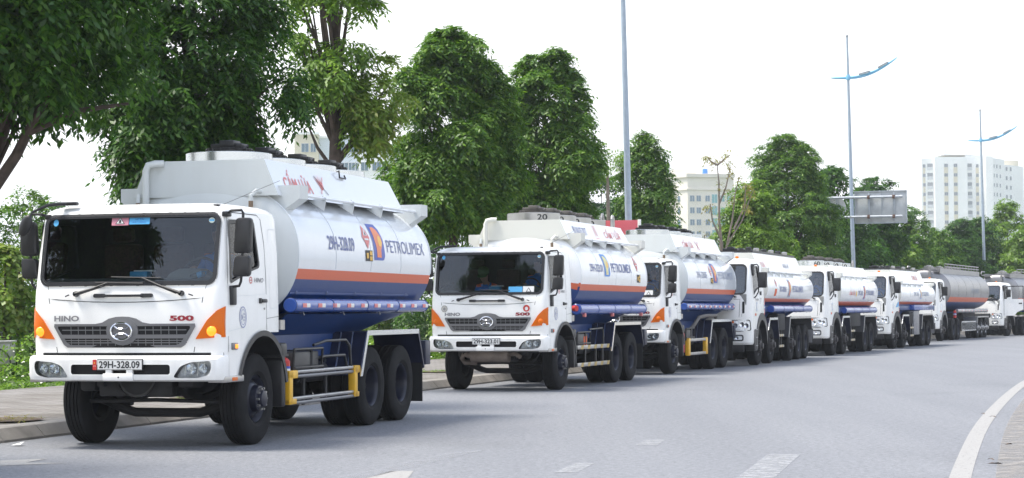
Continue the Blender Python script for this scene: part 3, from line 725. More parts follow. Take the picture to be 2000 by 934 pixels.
def relief(mb, poly, fn, o0, o1, m, cuts=False):
    decal(mb, poly, fn(o1), m, cuts=cuts)
    a, b = fn(o0), fn(o1); n = len(poly)
    mb.add([a(*p) for p in poly] + [b(*p) for p in poly], [(i, (i + 1) % n, n + (i + 1) % n, n + i) for i in range(n)], m, False)
def line2(mb, pts, fn, w_, m):
    vs = []; P2 = [Vector(p) for p in pts]
    for i, p in enumerate(P2):
        t = (P2[min(i + 1, len(P2) - 1)] - P2[max(i - 1, 0)]).normalized(); nn = Vector((-t.y, t.x)) * w_ / 2
        vs += [fn(*(p + nn)), fn(*(p - nn))]
    mb.add(vs, [(2 * i, 2 * i + 1, 2 * i + 3, 2 * i + 2) for i in range(len(P2) - 1)], m, False)
def arcpts(cx, cy, r, a0, a1, n=16): return [(cx + r * math.cos(R(a0 + (a1 - a0) * k / n)), cy + r * math.sin(R(a0 + (a1 - a0) * k / n))) for k in range(n + 1)]
def scaled(poly, d):
    cx = sum(p[0] for p in poly) / len(poly); cy = sum(p[1] for p in poly) / len(poly); w_ = max(abs(p[0] - cx) for p in poly); h = max(abs(p[1] - cy) for p in poly)
    return [(cx + (p[0] - cx) * (1 + d / w_), cy + (p[1] - cy) * (1 + d / h)) for p in poly]
SEAM = mat('panel_gap', (.05, .05, .05), .8)

B1 = Cab([(.79, 1.19, -1.27, -.95, .12, .075), (.81, 1.22, -1.32, -.95, .12, .075), (.85, 1.23, -1.335, -.95, .12, .075), (1.04, 1.23, -1.335, -.95, .12, .075), (1.075, 1.225, -1.315, -.95, .12, .075), (1.087, 1.21, -1.29, -.95, .12, .075)])
FOGP = rpoly([(.655, .835), (.74, .965), (.86, 1.01), (1.10, 1.028), (1.115, .95), (1.08, .865), (.95, .832)], .04)
def bumper1():
    body = B1.solid(.79, 1.087, WHITE); cut = []
    mb = MB(); mb.prism(rrect(-.62, .62, .872, .985, .03), 'y', -1.5, -1.18, BLACK); cut.append(mb.mesh('c'))
    for sg in (1, -1):
        mb = MB(); mb.prism([(sg * p[0], p[1]) for p in FOGP], 'y', -1.5, -1.17, BLACKP); cut.append(mb.mesh('c'))
    return boolean(body, cut)
BUMP1 = bumper1()

def star(cx, cy, r): return [(cx + (r if k % 2 == 0 else r * .4) * math.sin(math.pi * k / 5), cy + (r if k % 2 == 0 else r * .4) * math.cos(math.pi * k / 5)) for k in range(10)]
def plate(truck, cabf, x0, x1, z0, z1, txt, red):
    f = lambda o: cabf(o + .012); mb = MB(); y = min(cabf(.012)(x0, z0)[1], cabf(.012)(x1, z0)[1], cabf(.012)((x0 + x1) / 2, z0)[1])
    ff = lambda o: (lambda x, z: (x, y - .004 - o, z))
    mb.box(x0 - .006, x1 + .006, y, y + .03, z0 - .006, z1 + .006, BLACKP, .003); pm = MB(); decal(pm, rrect(x0, x1, z0, z1, .006, 2), ff(.002), PWHITE, False)
    line2(pm, [(x0 + .005, z0 + .005), (x1 - .005, z0 + .005), (x1 - .005, z1 - .005), (x0 + .005, z1 - .005), (x0 + .005, z0 + .005)], ff(.004), .004, TXTK)
    p = mb.build('number_plate', truck); pm.build('plate_face', p)
    h = z1 - z0; lm = MB(); lettering(lm, txt, x0 + .025, x1 - .025, z0 + h * .15, z1 - h * .15, ff(.006), TXTK, .022); lm.build('lettering', p)
    if red:
        rm = MB(); decal(rm, rrect(x0 - .055, x0 - .007, z0, z1, .004, 2), ff(.003), RED, False); decal(rm, star(x0 - .031, z1 - .04, .014), ff(.006), YEL, False)
        lettering(rm, 'I V', x0 - .046, x0 - .016, z0 + .035, z0 + .052, ff(.006), PWHITE, .0); rm.build('flag_sticker', p)

def mirrors1(truck, fast=False):
    for sg in (1, -1):
        X0 = 1.27 if sg > 0 else 1.20; y = -.98
        def s(x): return sg * (x - 1.27 + X0)
        for (z0, z1, a, b, nm) in ((2.255, 2.66, 1.28, 1.49, 'mirror'), (1.985, 2.225, 1.265, 1.475, 'wide_mirror')):
            mb = MB(); mb.prism(rpoly([(s(a), z0), (s(b), z0 + .0), (s(b + .012), z1), (s(a + .03), z1)], .05), 'y', y - .07, y + .03, BLACKP, .02); mi = mb.build(nm, truck)
            g = MB(); g.prism(rpoly([(s(a + .015), z0 + .015), (s(b - .015), z0 + .015), (s(b), z1 - .015), (s(a + .04), z1 - .015)], .04), 'y', y + .032, y + .034, CHROME); g.build('mirror_glass', mi)
        mb = MB(); mb.tube([(s(1.14), -.92, 2.70), (s(1.24), y - .02, 2.745), (s(1.37), y - .02, 2.75), (s(1.39), y - .02, 2.71), (s(1.385), y - .02, 2.62)], .016, BLACKP, 8)
        mb.tube([(s(1.38), y - .02, 2.3), (s(1.375), y - .02, 2.15)], .016, BLACKP, 8)
        mb.tube([(s(1.37), y - .02, 2.02), (s(1.36), y - .02, 1.93), (s(1.33), y, 1.88), (s(1.22), -.93, 1.87)], .016, BLACKP, 8)
        mb.box(*sorted((s(1.20), s(1.255))), -.98, -.86, 1.66, 1.885, BLACKP, .015)
        mb.box(*sorted((s(1.12), s(1.20))), -1.0, -.88, 2.68, 2.74, BLACKP, .015); mb.build('mirror_bracket', truck)
    mb = MB(); mb.tube([(-.74, -.93, 2.865), (-.93, -1.02, 2.86), (-1.04, -1.10, 2.845), (-1.16, -1.24, 2.76), (-1.20, -1.28, 2.66)], [.016, .022, .018, .014, .012], BLACKP, 8)
    mb.box(-.94, -.72, -1.0, -.92, 2.845, 2.885, BLACKP, .015)
    b = bmesh.new(); bmesh.ops.create_uvsphere(b, u_segments=20, v_segments=12, radius=1)
    for v in b.verts: v.co = Vector((v.co.x * .075, v.co.y * .035, v.co.z * .135))
    bmesh.ops.rotate(b, verts=b.verts, matrix=Matrix.Rotation(R(24), 3, 'Y')); bmesh.ops.translate(b, verts=b.verts, vec=(-1.22, -1.29, 2.60)); mb.bm(b, BLACKP); mb.build('kerb_mirror', truck)

def medium_tanker(loc, a, label, V):
    tr = empty('tanker_truck', (loc[0], loc[1], 0), -R(a), label, 'tanker truck', 'white tanker trucks standing in a convoy')
    cab = obj('cab', CAB1, tr); F = lambda o=.004: C1.front(o); S = lambda o=.004, sg=1: C1.side(o, sg)
    bo = obj('bumper', BUMP1, tr); mb = MB(); decal(mb, rrect(-.62, .62, .872, .985, .03), B1.front(-.05), BLACK); mb.build('bumper_slot', bo); BF = lambda o=.004: B1.front(o)
    # glazing
    mb = MB(); C1.patch(mb, -1.10, 1.10, 1.915, 2.71, -.012, GLASS, 24, 8); mb.build('windscreen', cab)
    mb = MB(); fo = F(.012); fi = F(.016); band(mb, WSF(.034), WSF(.006), F(.014), BLACKP); band(mb, WSF(.006), WSF(-.018), F(.010), BLACKP); band(mb, WSF(.034), WSF(.038), F(0), BLACKP); mb.build('windscreen_seal', cab)
    for sg in (1, -1):
        mb = MB(); decal(mb, scaled(WIN1, .01), C1.side(-.018, sg), SGLASS, False); w_ = mb.build('side_window', cab)
        mb = MB(); band(mb, scaled(WIN1, .028), scaled(WIN1, -.016), C1.side(.006, sg), BLACKP); band(mb, scaled(WIN1, .028), scaled(WIN1, .032), C1.side(0, sg), BLACKP); mb.build('window_seal', w_)
        if True:
            mb = MB(); line2(mb, [(-1.02, 1.12), (-1.02, 2.2), (-1.00, 2.62), (-.95, 2.715), (-.9, 2.735), (-.06, 2.735), (.03, 2.68), (.10, 2.4), (.13, 2.0), (.13, 1.36)], C1.side(.003, sg), .010, SEAM)
            line2(mb, [(-1.0, 1.76), (-.2, 1.78), (.12, 1.80)], C1.side(.003, sg), .004, TGREY)
            line2(mb, rrect(.24, .47, 1.62, 2.58, .05) + [(.47, 2.53)], C1.side(.003, sg), .007, TGREY); line2(mb, [(.13, 1.50), (.60, 1.53)], C1.side(.003, sg), .005, SEAM)
            line2(mb, [(-1.02, 1.36), (-.8, 1.38), (-.62, 1.40)], C1.side(.003, sg), .005, TGREY); mb.build('door_seam', cab)
            mb = MB(); mb.box(*sorted((sg * 1.205, sg * 1.245)), -.06, .10, 1.69, 1.735, BLACKP, .012); mb.box(*sorted((sg * 1.205, sg * 1.235)), -.10, -.04, 1.68, 1.745, BLACKP, .01); mb.tube([(sg * 1.21, .06, 1.62), (sg * 1.222, .06, 1.62)], .014, STEEL, 10); mb.build('door_handle', cab)
            mb = MB(); mb.box(*sorted((sg * 1.21, sg * 1.235)), -.94, -.78, 1.145, 1.225, GRILLE, .01); mb.box(*sorted((sg * 1.222, sg * 1.243)), -.87, -.79, 1.16, 1.21, AMBERL if (V['lit'] and sg > 0) else mat('side_marker_orange', (.5, .09, .03), .3), .008); mb.build('side_marker', tr)
            mb = MB(); mb.box(*sorted((sg * 1.02, sg * 1.232)), -1.16, -.60, .775, .85, STEEL, .01); mb.box(*sorted((sg * 1.22, sg * 1.238)), -.95, -.80, .79, .83, AMBER, .004); mb.build('lower_lamp', tr)
            # arch lip, splash guards
            mb = MB(); A = arcpts(0, .56, .735, 158, 12, 26); B = arcpts(0, .56, .80, 158, 12, 26); sd = C1.side
            xo = sg * 1.236; mb.add([(xo, *p) for p in A] + [(xo, *p) for p in B], [(i, i + 1, 27 + i + 1, 27 + i) for i in range(26)], BLACKP)
            mb.add([(xo, *p) for p in A] + [(sg * .78, p[0], p[1]) for p in A], [(i, i + 1, 27 + i + 1, 27 + i) for i in range(26)], BLACKP)
            mb.box(*sorted((sg * .80, sg * 1.225)), .60, .72, .42, 1.18, BLACKP, .02); mb.box(*sorted((sg * .95, sg * 1.238)), .54, .76, 1.02, 1.20, BLACKP, .03); mb.build('wheel_arch', tr)
            # round emblem on the door
            mb = MB(); decal(mb, circ(-.60, 1.52, .105, .125), C1.side(.003, sg), PWHITE, False); e = circ(-.60, 1.52, .1, .12); line2(mb, e + [e[0]], C1.side(.005, sg), .008, LOGB); e = circ(-.60, 1.52, .072, .088); line2(mb, e + [e[0]], C1.side(.005, sg), .005, LOGB)
            if sg > 0:
                lettering(mb, '3N', -.655, -.61, 1.49, 1.55, C1.side(.005, sg), LETB, .02)
                for k in range(3): lettering(mb, 'SUNG' if k == 1 else 'HOANG', -.60, -.54, 1.545 - k * .035, 1.565 - k * .035, C1.side(.005, sg), LETB, .0)
            mb.build('door_emblem', cab)
    mb = MB(); lettering(mb, 'HINO', -.24, .04, 1.93, 1.985, C1.side(.004), TXTG, .02, slant=.02); e = circ(-.34, 1.955, .04, .036); line2(mb, e + [e[0]], C1.side(.004), .012, RED); line2(mb, [(-.37, 1.955), (-.31, 1.955)], C1.side(.004), .01, RED); mb.build('door_lettering', cab)
    # front panel
    mb = MB(); P_ = [(-.86, 1.125), (-.97, 1.745)] + [(x / 10 * .97, 1.70 + .045 * (x / 10) ** 2) for x in range(-9, 10)] + [(.97, 1.745), (.86, 1.125)]
    line2(mb, P_, F(.003), .009, SEAM); line2(mb, [(-.97, 1.745), (-1.0, 1.90)], F(.003), .006, SEAM); line2(mb, [(.97, 1.745), (1.0, 1.90)], F(.003), .006, SEAM)
    line2(mb, [(-.86, 1.12), (-1.2, 1.12)], F(.003), .006, SEAM); mb.build('panel_gap', cab)
    mb = MB(); decal(mb, [(-1.19, 1.07), (1.19, 1.07), (1.19, 1.118), (-1.19, 1.118)], F(.003), BLACK); mb.build('bumper_gap', cab)
    arch = [(.62, 1.452), (.34, 1.452), (.25, 1.468), (.17, 1.512), (.08, 1.532), (0, 1.536)]; GP = [(-.88, 1.452)] + [(-x, z) for x, z in arch] + [(x, z) for x, z in arch[::-1]][1:] + [(.88, 1.452), (.885, 1.42), (.76, 1.21), (.71, 1.178), (-.71, 1.178), (-.76, 1.21), (-.885, 1.42)]
    mb = MB(); decal(mb, GP, F(.006), BLACK); e = GP + [GP[0]]; fr = MB(); inn = [(x * .94, 1.33 + (z - 1.33) * .80) for x, z in GP]; inn = [(x, min(z, 1.425)) for x, z in inn]
    band(fr, GP, inn, F(.024), GRILLE); band(fr, GP, GP, F(.024), GRILLE)
    n_ = len(GP); fr.add([F(0)(*p) for p in GP] + [F(.024)(*p) for p in GP], [(i, (i + 1) % n_, n_ + (i + 1) % n_, n_ + i) for i in range(n_)], GRILLE)
    relief(fr, rrect(-.80, .80, 1.283, 1.328, .012, 2), F, .0, .034, GRILLE, True)
    relief(fr, circ(0, 1.37, .20, .165), F, .0, .030, GRILLE, True)
    for z in (1.375, 1.255, 1.228): relief(fr, rrect(-.78, .78, z, z + .011, .003, 1), F, 0, .018, GRILLE, True)
    for k in range(-7, 8):
        x = k * .095
        for z0, z1 in ((1.33, 1.42), (1.20, 1.28)): line2(fr, [(x, z0), (x, z1)], F(.012), .009, GRILLE)
    g = mb.build('grille', tr); fr.build('grille_frame', g)
    mb = MB(); y0 = C1.fy(0, 1.37) - .045; em = [(.13 * math.cos(t), y0, 1.365 + .098 * math.sin(t)) for t in [2 * math.pi * k / 32 for k in range(33)]]; mb.tube(em, .013, CHROME, 8, False)
    for sg in (1, -1):
        mb.tube([(sg * .035, y0, 1.365 + .075), (sg * .05, y0, 1.365 + .03), (sg * .05, y0, 1.365 - .03), (sg * .035, y0, 1.365 - .075)], .011, CHROME, 6) if False else None
        mb.tube([(-.10, y0, 1.365 + sg * .065), (-.05, y0, 1.365 + sg * .03), (.05, y0, 1.365 + sg * .03), (.10, y0, 1.365 + sg * .065)], .011, CHROME, 6)
    mb.build('emblem', g)
    mb = MB(); lettering(mb, 'HINO', -.89, -.56, 1.482, 1.548, F(.010), TXTG, .035); mb.build('maker_lettering', tr)
    mb = MB(); lettering(mb, '500', .58, .87, 1.482, 1.545, F(.010), TXTR, .045); mb.build('model_lettering', tr)
    for sg in (1, -1):
        hp = [(sg * 1.205, 1.645), (sg * 1.14, 1.60), (sg * 1.03, 1.49), (sg * .95, 1.37), (sg * .89, 1.275), (sg * 1.205, 1.295)]
        mb = MB(); relief(mb, hp, F, 0, .022, AMBER, True); i_ = mb.build('indicator', tr)
        mb = MB()
        for k in range(6):
            z = 1.44 + k * .03; xl = .98 + (z - 1.42) * .85; line2(mb, [(sg * xl, z), (sg * 1.195, z + .005)], F(.0235), .004, mat('amber_ridge', (.65, .10, .005), .3))
        bm = bmesh.new(); bmesh.ops.create_uvsphere(bm, u_segments=18, v_segments=10, radius=1); c = F(.012)(sg * 1.075, 1.365)
        for v in bm.verts: v.co = Vector((c[0] + v.co.x * .062, c[1] + v.co.y * .03, c[2] + v.co.z * .06))
        mb.bm(bm, AMBERL if V['lit'] else AMBER); mb.build('indicator_bulb', i_)
        fp = [(sg * p[0], p[1]) for p in FOGP]; mb = MB(); decal(mb, scaled(fp, -.004), BF(-.006), LGLASS); l_ = mb.build('headlamp', tr)
        mb = MB(); decal(mb, fp, BF(-.10), LENS)
        for cx, rad in ((.86, .065), (1.0, .055)):
            c = BF(-.04)(sg * cx, .935); mb.lathe([(rad, 0), (rad * .8, .03), (rad * .3, .055), (.012, .06), (.012, .02), (0, .015)], c, 'y', REFL, 20)
        for k in range(5): x = sg * (.78 + .075 * k); line2(mb, [(x, .86), (x + sg * .01, 1.0)], BF(-.05), .006, REFL)
        mb.build('reflector', l_)
    plate(tr, BF, -.27, .29, .925, 1.045, V['plate'], V['red'])
    mb = MB(); mb.box(-.20, -.02 + .2, -1.36, -1.325, .80, .885, WHITE, .01); mb.box(-.17, -.09, -1.35, -1.30, .86, .99, WHITE, .01); mb.box(.09, .17, -1.35, -1.30, .86, .99, WHITE, .01); mb.tube([(0, -1.362, .84), (0, -1.358, .84)], .01, TXTK, 8); mb.build('tow_cover', tr)
    mb = MB(); relief(mb, rrect(-.24, .24, 1.74, 1.805, .02, 3), F, 0, .010, WHITE, True); relief(mb, rrect(-.37, -.22, 1.755, 1.80, .02, 3), F, 0, .03, BLACKP, True); relief(mb, rrect(.22, .37, 1.755, 1.80, .02, 3), F, 0, .03, BLACKP, True); mb.box(-.25, .25, C1.fy(0, 1.78) - .035, C1.fy(0, 1.78) - .015, 1.762, 1.790, BLACKP, .004); mb.build('grab_handle', tr)
    # wipers
    for px, bx0, bx1, bz, nx in ((.72, -.16, .46, 1.985, .22), (-.60, -.36, .25, 1.925, -.20)):
        mb = MB(); f = C1.front(.05); mb.lathe([(.03, -.03), (.034, .01), (.02, .03)], C1.front(.02)(px, 1.80), 'y', BLACKP, 12); mb.tube([C1.front(.045)(px, 1.80), C1.front(.05)((px + nx) / 2, (1.80 + bz) / 2 - .01), f(nx, bz)], [.022, .014, .010], BLACKP, 6)
        mb.tube([C1.front(.03)(px * .92, 1.795), C1.front(.035)(nx * 1.1, bz - .03)], .006, BLACKP, 5)
        mb.tube([C1.front(.035)(bx0 + (bx1 - bx0) * k / 8, bz - .004 * (k - 4) * .5) for k in range(9)], .0085, BLACKP, 5); mb.tube([C1.front(.03)(px + math.copysign(.09, px), 1.79), C1.front(.02)(px + math.copysign(.14, px), 1.772)], .008, BLACKP, 5); mb.build('wiper', tr)
    mirrors1(tr)
    # interior
    mb = MB(); mb.prism([(-1.10, 1.42), (-1.10, 1.90), (-1.02, 1.955), (-.85, 1.985), (-.72, 1.95), (-.66, 1.80), (-.7, 1.42)], 'x', -1.08, 1.08, DASH, .02); mb.prism([(.36, 1.94), (.42, 2.03), (.55, 2.09), (.8, 2.09), (.93, 2.0), (.95, 1.94)], 'y', -.92, -.66, DASH, .02); mb.build('dashboard', cab)
    steering(tr, .66, -.56, 2.02); seats(cab, (.66, -.66, 0), .0, 1.80)
    driver(tr, .66, .02, 1.80, V['driver'])
    mb = MB()
    mb.box(-.06, .16, -.95, -.80, 1.99, 2.06, SKYB, .01); mb.box(-.03, .22, -.90, -.84, 2.06, 2.075, PWHITE); mb.build('dashboard_clutter', cab)
    if V.get('bottle'):
        mb = MB(); mb.tube([(.74, -1.0, 1.985), (.80, -1.0, 2.0), (.90, -.99, 2.03), (.93, -.99, 2.04), (.96, -.99, 2.05)], [.03, .033, .033, .014, .014], LGLASS, 12); mb.tube([(.82, -1.0, 2.006), (.88, -.99, 2.025)], .0345, SKYB, 12); mb.build('water_bottle', cab)
    # stickers on the glass
    if V['stick'] == 'top':
        mb = MB(); f = C1.front(-.009); decal(mb, rrect(-.235, -.02, 2.595, 2.705, .005, 2), f, PINK, False); decal(mb, [(-.19, 2.61), (-.065, 2.61), (-.1275, 2.69)], C1.front(-.007), TXTK, False); decal(mb, [(-.175, 2.617), (-.08, 2.617), (-.1275, 2.68)], C1.front(-.005), PWHITE, False)
        decal(mb, [(-.145, 2.625), (-.11, 2.625), (-.115, 2.65), (-.128, 2.667), (-.138, 2.65)], C1.front(-.003), TXTK, False); mb.build('flammable_sticker', cab)
        mb = MB(); decal(mb, rrect(-.012, .245, 2.605, 2.708, .005, 2), f, SKYB, False); lettering(mb, 'XE TẢI', .06, .17, 2.655, 2.68, C1.front(-.007), LOGB, 0); lettering(mb, 'ĐẶT HÀNG', .03, .20, 2.62, 2.64, C1.front(-.007), LOGB, 0); mb.build('permit_sticker', cab)
    else:
        mb = MB(); decal(mb, rrect(.42, .70, 1.93, 2.05, .005, 2), C1.front(-.009), SKYB, False); mb.build('permit_sticker', cab)
        mb = MB(); decal(mb, rrect(.71, .93, 1.935, 2.055, .005, 2), C1.front(-.009), PWHITE, False); decal(mb, [(.77, 1.945), (.88, 1.945), (.825, 2.03)], C1.front(-.007), TXTK, False); decal(mb, [(.79, 1.952), (.86, 1.952), (.825, 2.015)], C1.front(-.005), PWHITE, False); mb.build('flammable_sticker', cab)
    mb = MB(); decal(mb, circ(1.0, 2.64, .036, .032), C1.front(-.009), mat('pale_disc', (.55, .62, .55), .5), False); decal(mb, rrect(.97, 1.03, 2.63, 2.65, .003, 1), C1.front(-.007), SKYB, False); mb.build('round_sticker', cab); mb = MB(); decal(mb, circ(-.98, 2.64, .035, .04), C1.front(-.009), SKYB, False); mb.build('round_sticker', cab)
    mb = MB(); mb.tube([(1.0, -.84, 2.80), (1.30, .35, 3.17)], .0028, TXTK, 4); mb.box(.97, 1.04, -.90, -.82, 2.79, 2.83, BLACKP, .01); mb.build('aerial', tr)
    # under the cab
    mb = MB(); mb.tube([(-.95, 0, .56), (-.80, -.02, .52), (-.58, -.03, .42), (-.42, -.03, .375), (.42, -.03, .375), (.58, -.03, .42), (.80, -.02, .52), (.95, 0, .56)], [.07, .065, .06, .055, .055, .06, .065, .07], CHASS, 8); mb.build('front_axle', tr)
    mb = MB(); mb.box(-.50, .44, -.86, -.70, .60, 1.1, CHASS, .03); mb.lathe([(.24, -.02), (.24, .0), (.21, .0)], (.0, -.88, .83), 'y', BLACKP, 24); mb.box(-.32, .32, -.6, .7, .58, 1.15, CHASS, .08); mb.box(-.75, -.55, -.85, -.5, .66, .95, CHASS, .04)
    mb.box(.52, .72, -.9, -.55, .70, .92, CHASS, .04); mb.tube([(-.9, -.35, .52), (.0, -.35, .54), (.9, -.35, .52)], .025, CHASS, 6)
    for sg in (1, -1): mb.prism([(-.75, .72), (-.4, .56), (0, .50), (.4, .56), (.75, .74), (.75, .78), (.4, .63), (0, .58), (-.4, .63), (-.75, .77)], 'x', sg * .44 - .045, sg * .44 + .045, CHASS)
    mb.build('engine_block', tr)
    chassis(tr, -.95, 6.3, (4.13, 5.43))
    wheel(tr, 0); dual(tr, 4.13); dual(tr, 5.43)
    # tank
    CM = V['coam']
    t, tf, TX = tank(tr, 1.15, 6.62, 2.30, .92, 1.235, V['tankmat'], headstripe=V.get('headstripe', False), midseams=(2.5, 3.9, 5.2), head=V.get('head', TGREY))
    c, cf = coaming(tr, 1.08, 6.1, 3.04, 3.50 - V.get('low', 0), .99, .80, V['coammat'], V.get('head', TGREY))
    horns(tr, (1.20, 6.20), 3.17, 3.0, 2.80, 1.225, .92, V.get('head', TGREY), .30)
    rails(tr, 1.12, 1.50, 6.2, 3.06, (2.35, 3.45, 4.65))
    for k, y in enumerate((1.85, 3.05, 4.25, 5.45)): manhole(tr, 0, y, 3.47 - V.get('low', 0), .56, .19 if V.get('drum') else .16, STEEL if V.get('drum') else ALU, V['lidm'], .28, number=(V.get('nums') or [None] * 4)[k])
    mb = MB(); mb.tube([(-.78, 1.06, 2.5), (-.78, 1.0, 2.8), (-.78, 1.0, 3.38), (-.75, 1.0, 3.45), (-.66, 1.02, 3.47), (-.56, 1.06, 3.47)], .045, V.get('head', TGREY), 14); mb.build('vent_pipe', tr)
    mb = MB(); mb.tube([(.76, 1.12, 3.09), (.72, 1.02, 3.10), (.66, .98, 3.04), (.66, .98, 2.97)], .03, V.get('head', TGREY), 10); mb.tube([(.66, .98, 2.97), (.66, .98, 2.55)], .03, mat('hose_brown', (.20, .14, .09), .7), 10); mb.build('drain_hose', tr); mb = MB(); mb.tube([(-.88, 1.0, 3.08), (-.88, .98, 2.97)], .028, TGREY, 10); mb.tube([(-.88, .98, 2.97), (-.88, .98, 2.5)], .03, MATS['hose_brown'], 10); mb.build('drain_hose', tr)
    skirts(tr, 1.10, 5.55, 1.35, 4.65, 1.55, 1.28, 1.10, NAVY)
    V['tube'](tr)
    fender(tr, 3.72, 5.98, 1.30, 3.44, .72, 6.24, .74, DNAVY, V.get('trim', ALU))
    for sg in (1, -1):
        mb = MB(); mb.box(*sorted((sg * .52, sg * 1.225)), 6.20, 6.225, .24, 1.0, BLACK); mb.build('mud_flap', tr)
    mb = MB(); mb.box(-1.2, 1.2, 6.42, 6.56, .78, .92, CHASS, .01); mb.box(.92, 1.24, 6.34, 6.58, .78, 1.14, DNAVY, .015); mb.box(-1.24, -.92, 6.34, 6.58, .78, 1.14, DNAVY, .015); mb.box(-.5, .5, 6.3, 6.42, .7, .95, CHASS); mb.build('rear_bumper', tr)
    V['extra'](tr, cf, tf, F)
    # air tanks & pipes filling the space between chassis and guard
    mb = MB(); mb.tube([(.78, 2.1, .78), (.78, 3.1, .78)], .13, CHASS, 16); mb.tube([(.6, 1.0, 1.1), (.7, 1.6, 1.22), (.72, 2.4, 1.0), (.7, 3.0, 1.15)], .03, BLACKP, 8); mb.box(-1.1, -.5, 1.2, 3.0, .5, 1.05, CHASS, .05)
    mb.tube([(.95, .80, 1.40), (1.10, .80, 1.42), (1.16, .80, 1.42)], .035, STEEL, 12); mb.tube([(1.13, .80, 1.36), (1.13, .80, 1.48)], .05, STEEL, 12); mb.build('air_tank', tr)
    return tr

def battery(tr, y0, y1, z0, z1, m=CHASS, lab=False):
    mb = MB(); mb.box(.72, 1.16, y0, y1, z0, z1, mat('battery_box', (.035, .035, .037), .45, noise=.3), .03); mb.box(.71, 1.17, (y0 + y1) / 2 + .15, (y0 + y1) / 2 + .2, z0 - .01, z1 + .012, CHASS)
    if lab: mb.box(1.155, 1.165, y0 + .5, y0 + .72, z0 + .05, z1 - .06, ORANGE)
    for z in (z1 + .03, z1 - .2): mb.tube([(1.17, y0 - .05, z0), (1.19, y0 - .05, z), (1.19, y1 + .05, z), (1.17, y1 + .05, z0)], .018, BLACKP, 6)
    mb.build('battery_box', tr)

def extra1(tr, cf, tf, F):
    fs = tf
    petro_logo(tr, tf, 4.02, 2.29, 2.80, .46, LOGB, LOGO, LOGY)
    mb = MB(); lettering(mb, 'PETROLIMEX', 4.60, 6.32, 2.41, 2.59, tf(.006), LETB, -.004, True); mb.build('tank_lettering', tr)
    mb = MB(); lettering(mb, '29H-328.09', 2.22, 3.24, 2.385, 2.575, tf(.006), LETB, .015, True); mb.build('tank_number', tr)
    diamond(tr, tf, 3.78, 2.44, 2.77, .30); codebox(tr, tf, 3.66, 3.95, 2.27, 2.42)
    mb = MB(); lettering(mb, 'CẤM LỬA', 1.45, 2.42, 3.12, 3.40, cf(.006), FRED, .01); mb.build('coaming_lettering', tr)
    mb = MB()
    for a in range(5): t = R(40 + 25 * a); decal(mb, [(2.82, 3.20), (2.80 + .20 * math.cos(t), 3.28 + .14 * math.sin(t)), (2.86, 3.22)], cf(.006), FRED, False)
    decal(mb, circ(2.83, 3.26, .07, .06), cf(.005), FRED, False); line2(mb, [(2.66, 3.38), (2.98, 3.14)], cf(.008), .015, TXTK); line2(mb, [(2.98, 3.38), (2.72, 3.14)], cf(.008), .015, FRED); mb.build('no_fire_symbol', tr)
    mb = MB(); mb.tube([(.82, 3.65, 3.5), (.85, 3.66, 3.52), (.86, 3.66, 3.42), (.86, 3.90, 3.42), (.84, 3.90, 3.47)], .012, BLACKP, 5); mb.build('latch', tr)
    battery(tr, 1.15, 2.05, .80, 1.08); fire_ext(tr, 1.12, .93, .72, 1.03)
    mb = MB(); mb.box(1.02, 1.16, .84, 1.02, .45, .80, mat('mesh_cover', (.10, .085, .05), .6, noise=.5, nscale=60), .01); mb.build('hose_holder', tr)
    # guard: two yellow end frames, double steel rails
    for y in (.93, 3.32): 
        mb = MB()
        d = .13 if y < 2 else .06
        mb.box(1.12, 1.22, y - .06, y + .06, .43, .85, YEL, .015); mb.box(1.12, 1.22, y - .06, y + d + .1, .75, .85, YEL, .012); mb.box(1.12, 1.22, y - .06, y + d + .06, .43, .50, YEL, .012)
        g = mb.build('guard_frame', tr)
    mb = MB()
    for z in (.47, .80):
        for dz in (-.028, .028): mb.tube([(1.18, .98, z + dz), (1.18, 3.36, z + dz)], .024, STEEL if dz > 0 else GRILLE, 10)
    for y in (1.6, 2.4): mb.box(1.10, 1.13, y - .03, y + .03, .4, .85, CHASS)
    mb.tube([(1.14, 1.9, 1.15), (1.16, 2.3, 1.20), (1.18, 3.0, 1.20), (1.18, 3.15, 1.12), (1.18, 3.2, .84)], .02, BLACKP, 8); mb.tube([(1.14, 1.9, .98), (1.16, 2.3, 1.0), (1.18, 2.95, 1.0), (1.18, 3.05, .84)], .02, BLACKP, 8); mb.build('guard_rail', g)

